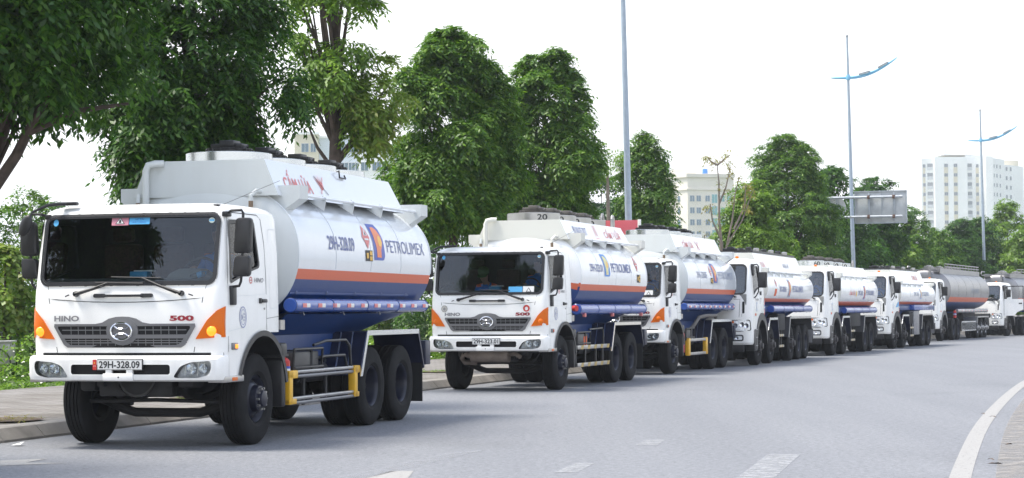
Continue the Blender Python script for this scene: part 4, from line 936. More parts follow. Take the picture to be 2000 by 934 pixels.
def extra2(tr, cf, tf, F):
    petro_logo(tr, tf, 2.95, 2.30, 2.78, .46, LOGC, mat('logo_pale_yellow', (.75, .68, .30), .4), LOGY)
    mb = MB(); lettering(mb, 'PETROLIMEX', 3.55, 5.25, 2.40, 2.60, tf(.006), LETB, .015, True); mb.build('tank_lettering', tr)
    mb = MB(); lettering(mb, '29H-323.01', 1.85, 2.85, 2.39, 2.555, tf(.006), LETB, .015, True); mb.build('tank_number', tr)
    diamond(tr, tf, 5.75, 2.44, 2.80, .28); codebox(tr, tf, 5.70, 6.0, 2.20, 2.38)
    mb = MB(); lettering(mb, 'CẤM', 4.15, 4.75, 3.16, 3.38, cf(.006), FRED, .01); lettering(mb, 'LỬA', 5.05, 5.5, 3.16, 3.38, cf(.006), FRED, .01); lettering(mb, 'ĐLVN 05.2017', 1.75, 2.75, 3.17, 3.34, cf(.006), LETB, .01); e = circ(4.90, 3.26, .05, .05); line2(mb, e + [e[0]], cf(.006), .012, FRED); mb.build('coaming_lettering', tr)
    mb = MB(); line2(mb, [(3.35, 3.13), (3.35, 3.40), (3.6, 3.40), (3.6, 3.13), (3.35, 3.13)], cf(.006), .012, FRED)
    for x in (3.41, 3.475, 3.54): line2(mb, [(x, 3.18), (x, 3.38)], cf(.006), .02, FRED)
    mb.build('no_fire_symbol', tr)
    for nm, x, m_, r_ in (('round_badge', -.90, STEEL, .062), ('red_round_badge', .80, RED, .072)):
        mb = MB(); decal(mb, circ(x, 1.625, r_, r_), F(.006), m_, False); e = circ(x, 1.625, r_, r_); line2(mb, e + [e[0]], F(.008), .01, TXTG if x < 0 else PWHITE); decal(mb, circ(x, 1.62, r_ * .45, r_ * .5), F(.009), TXTG if x < 0 else PWHITE, False); mb.build(nm, tr)
    battery(tr, 1.05, 1.9, .80, 1.10, lab=True)
    mb = MB()
    for z in (.46, .82):
        y = .98
        mb.box(1.15, 1.20, .98, 3.35, z - .04, z + .04, STEEL, .005)
    for y in (.99, 1.7, 2.5, 3.05): mb.box(1.12, 1.16, y - .025, y + .025, .42, .86, BLACKP)
    mb.tube([(1.15, 2.0, 1.18), (1.18, 2.9, 1.2), (1.18, 3.0, 1.12), (1.18, 3.0, .86)], .02, BLACKP, 6)
    g = mb.build('side_guard', tr); mb = MB()
    for z in (.46, .82):
        for k in range(5): y = 1.2 + k * .5; mb.prism([(y, z - .041), (y + .18, z - .041), (y + .24, z + .041), (y + .06, z + .041)], 'x', 1.2, 1.204, DYEL)
    mb.build('hazard_stripes', g)
    mb = MB(); mb.tube([(-.42, -.95, .70), (.36, -.95, .70)], .135, RUST, 24); mb.tube([(-.42, -.95, .70), (-.47, -.95, .70), (-.53, -.93, .71)], .05, RUST, 10); mb.tube([(-.50, -.93, .73), (-.60, -.9, .72), (-.66, -.85, .64), (-.62, -.8, .56), (-.4, -.7, .55)], .05, RUST, 10); mb.tube([(.36, -.95, .72), (.48, -.96, .73), (.56, -.98, .70), (.60, -1.0, .67)], .042, RUST, 10)
    mb.box(-.62, -.50, -.95, -.8, .7, .85, CHASS, .02); mb.build('silencer', tr)
    for y in (1.5, 3.7, 6.2):
        mb = MB(); mb.box(1.16, 1.23, y - .04, y + .04, 1.44, 1.52, FRED, .01); mb.tube([(1.19, y, 1.50), (1.19, y, 1.58)], .012, STEEL, 6); mb.build('side_lamp', tr)
    mb = MB(); mb.tube([(1.1, 1.02, 1.62), (1.18, .98, 1.62)], .06, RED, 14); mb.build('valve_cap', tr)
    mb = MB()
    for y in (4.0, 5.9): mb.tube([(.35, y, 3.5), (.35, y, 3.70), (.35, y + .06, 3.78), (.35, y + .14, 3.78), (.35, y + .2, 3.70), (.35, y + .2, 3.5)], .025, STEEL, 8) if y > 5 else None
    mb.tube([(.62, 6.0, 3.4), (.62, 6.0, 3.66), (.62, 5.95, 3.72), (.62, 5.85, 3.72), (.62, 5.8, 3.66), (.62, 5.8, 3.4)], .028, STEEL, 8); mb.build('ladder_hoop', tr)
    p = driver(tr, -.30, -.18, 1.66, 'person in a green peaked cap leaning forward behind the windscreen of the second truck', R(28), True)

def extra3(tr, cf, tf, F):
    petro_logo(tr, tf, 3.95, 2.29, 2.80, .46, LOGB, LOGO, LOGY)
    mb = MB(); lettering(mb, 'PETROLIMEX', 4.55, 6.3, 2.40, 2.60, tf(.006), mat('pale_lettering', (.30, .34, .45), .5), .0, True); mb.build('tank_lettering', tr)
    mb = MB(); lettering(mb, '29H-328.85', 2.15, 3.25, 2.40, 2.57, tf(.006), MATS['pale_lettering'], .015, True); mb.build('tank_number', tr)
    diamond(tr, tf, 3.72, 2.44, 2.75, .26); codebox(tr, tf, 3.62, 3.9, 2.27, 2.42)
    mb = MB(); lettering(mb, 'CẤM LỬA', 1.95, 3.05, 3.18, 3.42, cf(.006), FRED, .01); line2(mb, [(3.36, 3.38), (3.68, 3.14)], cf(.008), .03, FRED); line2(mb, [(3.68, 3.38), (3.42, 3.14)], cf(.008), .03, FRED); mb.build('coaming_lettering', tr)
    battery(tr, 1.15, 1.9, .80, 1.08); fire_ext(tr, 1.12, .90, .5, 1.08)
    for y in (1.35, 3.22): mb = MB(); mb.box(1.12, 1.22, y - .09, y + .09, .42, .86, YEL, .015); g = mb.build('guard_frame', tr)
    mb = MB()
    for z in (.46, .81): mb.box(1.16, 1.21, 1.4, 3.2, z - .035, z + .035, STEEL, .005)
    mb.build('guard_rail', g)
    mb = MB(); mb.tube([(.95, 1.9, .95), (1.12, 2.1, 1.15), (1.18, 2.5, 1.38), (1.18, 3.2, 1.42), (1.18, 4.4, 1.42), (1.1, 4.7, 1.38)], .05, mat('suction_hose', (.12, .11, .10), .6), 10); mb.build('suction_hose', tr)

medium_tanker((-3.05 - 1.15 * math.cos(R(15.2)), 24.2 + 1.15 * math.sin(R(15.2))), 15.2, 'white three-axle tanker truck nearest the camera, plate 29H-328.09, both orange indicators lit', dict(
    lit=True, plate='29H-328.09', red=True, driver='driver in a blue shirt with orange shoulders at the wheel of the nearest truck', bottle=True, stick='top', coam=1, tankmat=TWHITE, coammat=TWHITE, lidm=BLACKP,
    tube=lambda t: hose_tube(t, 1.08, 6.52), extra=extra1))
def W(X, Y, a): return (X - 1.15 * math.cos(R(a)), Y + 1.15 * math.sin(R(a)))
medium_tanker(W(.98, 40.4, 18), 18, 'white three-axle tanker truck with plate 29H-323.01 and an exhaust silencer under its bumper', dict(
    lit=False, plate='29H-323.01', red=False, driver='driver with orange shoulders at the wheel of the second truck', stick='low', coam=1, tankmat=TWHITE2, coammat=TWHITE2, lidm=mat('lid_grey_brown', (.12, .11, .10), .6, .2), drum=True, low=.05, nums=('20', '40', '40', '50'), headstripe=True, head=mat('tank_cream', (.66, .66, .61), .4), trim=CHROME,
    tube=lambda t: hose_tube(t, 1.08, 6.52, 1.60, 1.14, .11, False, BLUE, False), extra=extra2))
medium_tanker(W(3.98, 50.0, 19), 19, 'third tanker truck of the convoy, cab half hidden, yellow side guard frame and brown hose', dict(
    lit=False, plate='29H-328.85', red=False, driver='driver in blue behind the windscreen of the third truck', stick='low', coam=1, tankmat=TWHITE, coammat=TWHITE2, lidm=BLACKP,
    tube=lambda t: hose_tube(t, 1.08, 6.52), extra=extra3))

# ------------------------------------------------------------------ heavy cab (four and five axle trucks, tractors)
C2 = Cab([(.58, 1.20, -1.50, .50, .18, .10), (.66, 1.235, -1.56, .50, .18, .10), (1.0, 1.245, -1.58, .50, .18, .10), (1.40, 1.245, -1.57, .50, .18, .10), (1.95, 1.24, -1.53, .50, .2, .12),
          (2.4, 1.215, -1.44, .49, .14, .12), (2.82, 1.18, -1.33, .47, .13, .12), (2.90, 1.15, -1.29, .45, .16, .12), (2.96, 1.10, -1.2, .38, .22, .12), (3.0, 1.0, -1.05, .25, .25, .12), (3.015, .85, -.85, .1, .25, .1)])
WIN2 = rpoly([(-1.10, 2.0), (-1.08, 2.76), (-.28, 2.78), (-.14, 2.22), (-.62, 2.14)], .06)
def WSG(d):
    P_ = rrect(-1.06 - d, 1.06 + d, 2.02 - d, 2.82 + d, .12 + d); o = []
    for i, p in enumerate(P_):
        q = P_[(i + 1) % len(P_)]; k = 12 if math.hypot(q[0] - p[0], q[1] - p[1]) > .3 else 1
        o += [(p[0] + (q[0] - p[0]) * j / k, p[1] + (q[1] - p[1]) * j / k) for j in range(k)]
    return o
WS2 = WSG(0)
def cab2_mesh():
    body = C2.solid(.60, 3.015, WHITE); cut = [C2.solid(1.55, 2.92, INT, .05)]
    mb = MB(); mb.prism(WS2, 'y', -2.0, -1.02, BLACKP); cut.append(mb.mesh('c'))
    mb = MB(); mb.prism(WIN2, 'x', -1.5, 1.5, BLACKP); cut.append(mb.mesh('c'))
    for sg in (1, -1):
        mb = MB(); mb.tube([(sg * .62, 0, .58), (sg * 1.5, 0, .58)], .72, BLACK, 48); cut.append(mb.mesh('c'))
    mb = MB(); mb.box(-1.4, 1.4, .05, 1.2, .4, 1.46, CHASS); cut.append(mb.mesh('c'))
    mb = MB(); mb.box(-1.02, 1.02, -1.15, 1.2, .4, 1.3, CHASS); cut.append(mb.mesh('c'))
    return boolean(body, cut)
CAB2 = cab2_mesh()

def heavy_front(tr, plate_txt, door_open=False, drv=None, both=False):
    cab = obj('cab', CAB2, tr); F = C2.front
    mb = MB(); C2.patch(mb, -1.09, 1.09, 2.01, 2.83, -.014, GLASS2, 24, 8); mb.build('windscreen', cab)
    mb = MB(); band(mb, WSG(.03), WSG(-.015), F(.010), BLACKP); mb.build('windscreen_seal', cab)
    for sg in (1, -1):
        mb = MB(); decal(mb, scaled(WIN2, .01), C2.side(-.018, sg), SGLASS, False); w_ = mb.build('side_window', cab)
        mb = MB(); band(mb, scaled(WIN2, .03), scaled(WIN2, -.012), C2.side(.006, sg), BLACKP); line2(mb, [(-.86, 2.06), (-.86, 2.77)], C2.side(.004, sg), .03, BLACKP); mb.build('window_seal', w_)
        mb = MB(); line2(mb, [(-1.18, .95), (-1.18, 2.4), (-1.14, 2.84), (-.2, 2.86), (-.04, 2.2), (.02, 1.5)], C2.side(.003, sg), .012, SEAM); line2(mb, rrect(.14, .36, 1.75, 2.7, .05) , C2.side(.003, sg), .008, TGREY); mb.build('door_seam', cab)
        mb = MB(); mb.box(*sorted((sg * 1.235, sg * 1.262)), -.22, -.04, 1.98, 2.09, BLACKP, .02); mb.build('door_handle', cab)
        mb = MB(); decal(mb, circ(-.70, 1.66, .10, .13), C2.side(.003, sg), mat('pale_blue_seal', (.42, .52, .68), .5), False); decal(mb, circ(-.70, 1.66, .07, .09), C2.side(.005, sg), PWHITE, False); mb.build('door_emblem', cab)
        mb = MB(); mb.box(*sorted((sg * 1.235, sg * 1.265)), -.95, -.87, 1.40, 1.47, ORANGE, .015); mb.build('side_marker', tr)
        xo = sg * 1.262; A = arcpts(0, .58, .70, 188, -2, 26); B = [(p[0] * 1.0, p[1]) for p in arcpts(0, .60, .88, 188, 20, 26)]
        mb = MB(); mb.add([(xo, *p) for p in A] + [(xo, *p) for p in B], [(i, i + 1, 27 + i + 1, 27 + i) for i in range(26)], BLACKP); mb.add([(xo, *p) for p in A] + [(sg * .8, *p) for p in A], [(i, i + 1, 27 + i + 1, 27 + i) for i in range(26)], BLACKP)
        mb.add([(xo, *p) for p in B] + [(sg * 1.2, *p) for p in B], [(i, i + 1, 27 + i + 1, 27 + i) for i in range(26)], BLACKP)
        mb.box(*sorted((sg * 1.0, sg * 1.255)), -1.12, -.70, .42, 1.02, BLACKP, .03)
        for z in (.55, .78, 1.0): mb.box(*sorted((sg * 1.0, sg * 1.275)), -1.06, -.74, z, z + .03, GRILLE, .005)
        mb.build('wheel_arch', tr)
        hp = rpoly([(sg * .66, .99), (sg * .64, 1.22), (sg * .70, 1.28), (sg * 1.19, 1.28), (sg * 1.21, 1.0), (sg * .9, .975)], .05)
        mb = MB(); decal(mb, hp, F(.006), LENS); 
        for cx in (.80, .98, 1.10): mb.lathe([(.07, 0), (.055, .012), (.02, .02), (0, .02)], F(.03)(sg * cx, 1.13 if cx != .98 else 1.16), 'y', REFL, 16)
        h_ = mb.build('headlamp', tr); mb = MB(); decal(mb, rrect(min(sg * .70, sg * .76), max(sg * .70, sg * .76), 1.20, 1.26, .01, 2), F(.012), AMBER); band(mb, scaled(hp, .012), scaled(hp, -.008), F(.012), BLACKP); mb.build('indicator', h_)
        fp = rrect(min(sg * .68, sg * 1.0), max(sg * .68, sg * 1.0), .72, .86, .05)
        mb = MB(); decal(mb, scaled(fp, .02), F(.004), BLACKP); decal(mb, scaled(fp, -.015), F(.008), LENS); mb.lathe([(.05, 0), (.02, .02), (0, .02)], F(.03)(sg * .84, .79), 'y', REFL, 14); mb.build('fog_lamp', tr)
        mb = MB(); relief(mb, rrect(min(sg * .985, sg * 1.05), max(sg * .985, sg * 1.05), 1.47, 1.80, .028), F, 0, .006, BLACK, True); mb.build('air_slot', cab)
        mb = MB()
        for z0, z1, nm in ((2.18, 2.62, 0),): mb.prism(rpoly([(sg * 1.36, z0), (sg * 1.60, z0), (sg * 1.61, z1), (sg * 1.36, z1)], .05), 'y', -1.12, -.98, BLACKP, .02)
        m_ = mb.build('mirror', tr); mb = MB(); mb.prism(rrect(min(sg * 1.38, sg * 1.585), max(sg * 1.38, sg * 1.585), z0 + .02, z1 - .02, .03), 'y', -.978, -.975, CHROME); mb.build('mirror_glass', m_)
        mb = MB(); mb.tube([(sg * 1.18, -1.12, 2.80), (sg * 1.34, -1.12, 2.84), (sg * 1.38, -1.1, 2.78), (sg * 1.38, -1.08, 2.55)], .018, BLACKP, 8); mb.tube([(sg * 1.38, -1.08, 2.3), (sg * 1.37, -1.08, 2.08), (sg * 1.30, -1.08, 1.95), (sg * 1.24, -1.05, 1.90)], .018, BLACKP, 8); mb.box(*sorted((sg * 1.17, sg * 1.25)), -1.18, -1.02, 2.52, 2.84, BLACKP, .02); mb.build('mirror_arm', tr)
    mb = MB(); line2(mb, [(-.90, 1.36), (-.92, 1.86), (-.5, 1.86), (.5, 1.86), (.92, 1.86), (.90, 1.36)], F(.003), .012, SEAM); line2(mb, [(-1.18, 1.345), (0, 1.345), (1.18, 1.345)], F(.003), .016, SEAM); line2(mb, [(1.05, 1.9), (.97, 1.38)], F(.003), .008, SEAM); line2(mb, [(-1.05, 1.9), (-.97, 1.38)], F(.003), .008, SEAM)
    line2(mb, [(-1.2, .955), (0, .955), (1.2, .955)], F(.003), .012, SEAM); mb.build('panel_gap', cab)
    mb = MB(); relief(mb, rrect(-.60, .60, 1.05, 1.28, .05), F, 0, .006, BLACK, True)
    for z in (1.08, 1.14, 1.20): relief(mb, rrect(-.58, .58, z, z + .025, .005, 1), F, 0, .02, GRILLE, True)
    mb.build('grille', tr)
    mb = MB(); mb.box(-1.0, 1.0, -1.50, -1.25, .40, .60, CHASS, .03); mb.build('under_bumper', tr)
    mb = MB(); relief(mb, rrect(-.5, .5, .68, .84, .04), F, 0, .006, BLACK, True); mb.build('bumper_slot', tr); plate(tr, lambda o=.004: F(o), -.26, .26, .86, .95, plate_txt, False)
    for px, bx0, bx1, bz, nx in ((.80, 0, .75, 2.10, .45), (-.30, -.7, .05, 2.08, -.28)):
        mb = MB(); mb.lathe([(.03, -.03), (.03, .02)], F(.02)(px, 1.93), 'y', BLACKP, 10); mb.tube([F(.04)(px, 1.93), F(.05)(nx, bz)], [.02, .01], BLACKP, 6); mb.tube([F(.03)(bx0 + (bx1 - bx0) * k / 8, bz) for k in range(9)], .01, BLACKP, 5); mb.build('wiper', tr)
    mb = MB(); mb.prism([(-1.46, 1.55), (-1.46, 2.0), (-1.2, 2.06), (-1.05, 2.02), (-1.0, 1.55)], 'x', -1.1, 1.1, DASH, .02); mb.build('dashboard', cab)
    steering(tr, .62, -.82, 2.10); seats(cab, (.62, -.62), -.25, 1.86); 
    if drv: driver(tr, .62, -.24, 1.87, drv)
    mb = MB(); mb.lathe([(.05, 0), (.05, .05), (.03, .07), (0, .07)], (.7, -.75, 3.01), 'z', AMBER, 14); mb.lathe([(.05, 0), (.05, .05), (.03, .07), (0, .07)], (-.7, -.75, 3.01), 'z', AMBER, 14) if False else None; mb.build('roof_marker', tr)
    mb = MB(); mb.tube([(-.95, 0, .56), (-.55, -.02, .42), (.55, -.02, .42), (.95, 0, .56)], .065, CHASS, 8); mb.build('front_axle', tr)
    mb = MB(); mb.box(-.5, .5, -1.2, .3, .5, 1.25, CHASS, .05); mb.build('engine_block', tr)
    if door_open:
        mb = MB(); L = 1.05; hx, hy = 1.262, -1.13; an = R(62)
        D = lambda y, z, o=0.: (hx + (y) * math.sin(an) + o * math.cos(an), hy + y * math.cos(an) - o * math.sin(an), z)
        def slab(poly, m_, o0, o1): mb.add([D(*p, o0) for p in poly] + [D(*p, o1) for p in poly], [tuple(range(len(poly))), tuple(range(len(poly), 2 * len(poly)))] + [(i, (i + 1) % len(poly), len(poly) + (i + 1) % len(poly), len(poly) + i) for i in range(len(poly))], m_, False)
        slab([(0, 1.15), (.55, 1.15), (.7, 1.35), (L, 1.5), (L, 2.08), (0, 2.08)], WHITE, -.03, .03)
        for a, b in (((0, 2.08), (.05, 2.78)), ((L - .03, 2.08), (L, 2.78))): slab([(a[0], 2.08), (a[0] + .04, 2.08), (b[0] + .02, 2.80), (b[0] - .02, 2.80)], BLACKP, -.025, .025)
        slab([(.02, 2.75), (L, 2.77), (L, 2.82), (.02, 2.80)], BLACKP, -.025, .025); d_ = mb.build('open_door', tr)
        mb = MB(); mb.add([D(.06, 2.08), D(L - .04, 2.08), D(L - .03, 2.76), D(.06, 2.76)], [(0, 1, 2, 3)], LGLASS, False); mb.build('door_window', d_)
        mb = MB(); slab([(L - .26, 1.80), (L - .08, 1.80), (L - .08, 1.87), (L - .26, 1.87)], BLACKP, .03, .045); mb.build('door_handle', d_)
    return cab

def heavy_tanker(loc, a, label, V):
    tr = empty('tanker_truck', (loc[0], loc[1], 0), -R(a), label, 'tanker truck', 'white tanker trucks standing in a convoy')
    heavy_front(tr, V['plate'], drv=V.get('drv')); ax = V['axles']; L = V['len']
    wheel(tr, 0, rim='rimh'); wheel(tr, 1.85, rim='rimh')
    for k, y in enumerate(ax): dual(tr, y, rim='rimh' if (k == 0 and len(ax) == 3) else 'rimr')
    chassis(tr, -1.1, L - .2, ax[-2:], .9)
    zc, hh = V['zc'], V['hh']; st = V['stripe']
    t, tf, TX = tank(tr, .95, L, zc, hh, 1.24, TWHITE2, stripe=st, head=MATS['tank_cream'], headstripe=False, midseams=(2.8, 4.6, 6.4))
    zt = V['zt']; c, cf = coaming(tr, .9, L - .5 - V.get('short', 0), zc + hh * .75, zt, .98, .80, TWHITE2, MATS['tank_cream'], V.get('rake', .15))
    horns(tr, (1.0, L - .42), zc + hh * .86, zc + hh * .70, zc + hh * .42, 1.235, 1.0, MATS['tank_cream'])
    rails(tr, 1.12, 1.3, L - .4, zc + hh * .72, [2.4 + k * 1.1 for k in range(4)])
    n_ = V.get('lids', 5)
    for k in range(n_):
        y = 1.7 + (L - 3.2 - V.get('short', 0)) * k / (n_ - 1)
        manhole(tr, 0, y, zt - .05, .50, V.get('drum', .06), ALU, V.get('lidm', BLACKP), .28, number=V.get('num'), tall=.13)
    if V.get('toprail'):
        mb = MB()
        for sg in (1, -1):
            mb.box(sg * .78 - .02, sg * .78 + .02, 1.0, L - .9 - V.get('short', 0), zt + .01, zt + .07, BLACKP)
        mb.box(-.78, .78, .98, 1.02, zt + .01, zt + .07, BLACKP); mb.build('top_rail', tr)
        for k in range(6): y = 1.3 + (L - 3) * k / 5; mb = MB(); mb.lathe([(.09, 0), (.09, .1), (.06, .12), (0, .12)], (.62, y, zt + .06), 'z', STEEL if k % 2 else BLACKP, 14); mb.build('breather_valve', tr)
    if V.get('hoop'):
        mb = MB(); x, y = .35, L - .35; mb.tube([(x, y, zt - .5), (x, y, zt + .22), (x, y + .08, zt + .3), (x, y + .2, zt + .3), (x, y + .28, zt + .22), (x, y + .28, zt - .5)], .025, STEEL, 8); mb.build('ladder_hoop', tr)
    V['deco'](tr, tf, cf, zc)
    skirts(tr, 1.1, L - .3, 2.6, ax[-2] - .8, zc - hh + .22, 1.25, 1.06, NAVY)
    mb = MB(); mb.box(-1.05, 1.05, 1.0, L - .2, zc - hh - .02, zc - hh + .16, NAVY, .02); mb.build('tank_saddle', tr)
    if V.get('sidebox'):
        for sg in (1, -1):
            mb = MB(); mb.box(*sorted((sg * .95, sg * 1.22)), 3.7, L - .1, 1.52, 1.72, BLUE, .01); b_ = mb.build('side_box', tr)
            mb = MB()
            for k in range(8): y = 3.85 + k * (L - 4.1) / 8; line2(mb, rrect(y, y + .38, 1.55, 1.69, .01, 1), lambda q, z: (sg * 1.224, q, z), .012, mat('pale_blue_strap', (.25, .32, .5), .4))
            mb.build('box_strap', b_)
            mb = MB(); mb.box(*sorted((sg * .7, sg * 1.2)), 3.75, 4.9, .50, 1.48, mat('grey_cabinet', (.24, .24, .25), .5, .3, noise=.2), .015); mb.build('cabinet', tr)
    else: hose_tube(tr, 1.9, L - .15, zc - hh + .07, 1.14, .105, False, BLUE, False)
    fender(tr, 1.25, 2.45, 1.32, 1.0, 1.0, 2.72, .62, DNAVY, ALU, strips=False)
    a0, a1 = ax[0], ax[-1]
    fender(tr, a0 - .45, a1 + .5, 1.34, a0 - .75, .75, a1 + .78, .7, mat('dark_grey_guard', (.05, .05, .055), .55), STEEL, strips=False)
    mb = MB()
    for z in (.48, .80): mb.box(1.14, 1.2, 2.95, 3.7 if not V.get('sidebox') else 3.65, z - .035, z + .035, STEEL, .005)
    for y in (3.0, 3.3, 3.6): mb.box(1.10, 1.14, y - .02, y + .02, .42, 1.15, BLACKP)
    g = mb.build('side_guard', tr); mb = MB()
    for z in (.48, .80):
        for k in range(2): y = 3.05 + .3 * k; mb.prism([(y, z - .036), (y + .12, z - .036), (y + .16, z + .036), (y + .04, z + .036)], 'x', 1.2, 1.204, DYEL)
    mb.build('hazard_stripes', g)
    mb = MB(); mb.box(.65, 1.17, 2.78, 2.92, .5, 1.25, MATS['grey_cabinet'] if 'grey_cabinet' in MATS else mat('grey_cabinet', (.24, .24, .25), .5, .3, noise=.2), .02); mb.box(.7, 1.15, 2.95, a0 - .8, .95, 1.45, CHASS, .03); mb.build('tool_cabinet', tr)
    if V.get('red', True): fire_ext(tr, 1.12, .66, 1.42, 1.90, RED, .085)
    for sg in (1, -1):
        mb = MB(); mb.box(*sorted((sg * .60, sg * 1.24)), L - .32, L - .30, .50, 1.20, MATS['dark_grey_guard'] if V.get('toprail') is None else MATS['grey_cabinet']); mb.build('mud_flap', tr)
        mb = MB(); mb.box(*sorted((sg * .55, sg * 1.22)), 2.68, 2.70, .28, .9, BLACK); mb.build('mud_flap', tr)
    mb = MB(); mb.box(-1.22, 1.22, L - .05, L + .08, .62, .95, CHASS, .02); mb.build('rear_bumper', tr)
    return tr

def deco4(tr, tf, cf, zc):
    petro_logo(tr, tf, 4.35, 1.95, 2.48, .42, MATS['pale_lettering'], LOGO, LOGY)
    mb = MB(); lettering(mb, 'PETROLIMEX', 5.0, 6.9, 2.10, 2.30, tf(.006), LETB, .015, True); mb.build('tank_lettering', tr)
    mb = MB(); lettering(mb, '29C-828.45', 2.85, 3.95, 2.10, 2.26, tf(.006), LETB, .02, True); mb.build('tank_number', tr)
    diamond(tr, tf, 2.30, 2.22, 2.50, .24); mb = MB(); decal(mb, rrect(2.1, 2.4, 1.97, 2.18, .01, 2), tf(.006), ORANGE); mb.build('hazard_code_panel', tr)
    mb = MB(); lettering(mb, 'CẤM LỬA', 1.2, 2.2, zc + .62, zc + .86, cf(.006), FRED, .01); lettering(mb, 'N.N.B - BT', 5.2, 6.2, zc + .65, zc + .78, cf(.006), MATS['pale_lettering'], .02); mb.build('coaming_lettering', tr)
    mb = MB(); lettering(mb, 'Trucking', -.93, -.42, 1.80, 1.90, C2.side(.004), TXTG, .02)
    for k in range(4): line2(mb, [(-.25, 1.75 + .045 * k), (-.12 + .05 * k, 1.76 + .045 * k)], C2.side(.004), .018, TXTG)
    mb.build('door_lettering', tr)
def deco5(tr, tf, cf, zc):
    mb = MB(); lettering(mb, 'CẤM', 2.5, 3.0, 2.06, 2.26, tf(.006), FRED, .02, True); lettering(mb, 'LỬA', 3.1, 3.6, 2.06, 2.26, tf(.006), FRED, .02, True); lettering(mb, '29C-82', 4.2, 5.1, 2.06, 2.24, tf(.006), LETB, .02, True); mb.build('tank_number', tr)
    mb = MB(); decal(mb, circ(3.85, 2.12, .10, .11), tf(.006), YEL); mb.build('yellow_mark', tr)
    petro_logo(tr, tf, 5.35, 1.92, 2.42, .32, LOGB, LOGO, LOGY)
    mb = MB(); lettering(mb, 'PETROLIMEX', 5.8, 7.5, 2.08, 2.26, tf(.006), LETB, .015, True); mb.build('tank_lettering', tr)
def deco6(tr, tf, cf, zc):
    petro_logo(tr, tf, 5.0, 1.98, 2.40, .28, LOGC, LOGY, YEL)
    mb = MB(); lettering(mb, 'PETROLIMEX', 5.4, 6.9, 2.10, 2.28, tf(.006), MATS['pale_lettering'], .015, True); mb.build('tank_lettering', tr)
    mb = MB(); lettering(mb, '29C-81', 3.6, 4.6, 2.10, 2.26, tf(.006), MATS['pale_lettering'], .02, True); mb.build('tank_number', tr)
    mb = MB(); lettering(mb, 'CẤM LỬA', 4.9, 6.1, zc + .62, zc + .9, cf(.006), FRED, .01); mb.build('coaming_lettering', tr)
    mb = MB(); decal(mb, rpoly([(-.3, 1.62), (.3, 1.66), (.45, 1.86), (.1, 1.80)], .04), C2.side(.004), SKYB, False); mb.build('door_stripe', tr)

heavy_tanker(W(6.99, 57.5, 18), 18, 'fourth tanker truck of the convoy, five axles, red extinguisher behind its cab', dict(
    plate='29C-828.45', axles=(5.0, 6.45, 7.75), len=8.75, zc=2.20, hh=.68, stripe=(1.80, 1.90), zt=3.22, toprail=True, deco=deco4))
heavy_tanker(W(10.95, 69.0, 20), 20, 'fifth tanker truck of the convoy, numbered pale drums and ladder hoop on top', dict(
    plate='29C-824.10', axles=(5.9, 7.2), len=8.2, zc=2.20, hh=.74, stripe=(1.70, 1.84), zt=3.10, hoop=True, drum=.22, num='60', lids=4, lidm=mat('lid_grey_brown2', (.12, .11, .10), .6, .2), deco=deco5, red=False, rake=.0, drv='driver in blue behind the windscreen of the fifth truck'))
heavy_tanker(W(15.11, 80.0, 22), 22, 'sixth tanker truck of the convoy, blue side box and grey cabinet below its tank', dict(
    plate='29C-815.33', axles=(5.9, 7.2), len=8.4, zc=2.15, hh=.62, stripe=(1.74, 1.86), zt=3.14, toprail=True, sidebox=True, deco=deco6, short=.6, rake=.1, drv='driver in blue behind the windscreen of the sixth truck'))

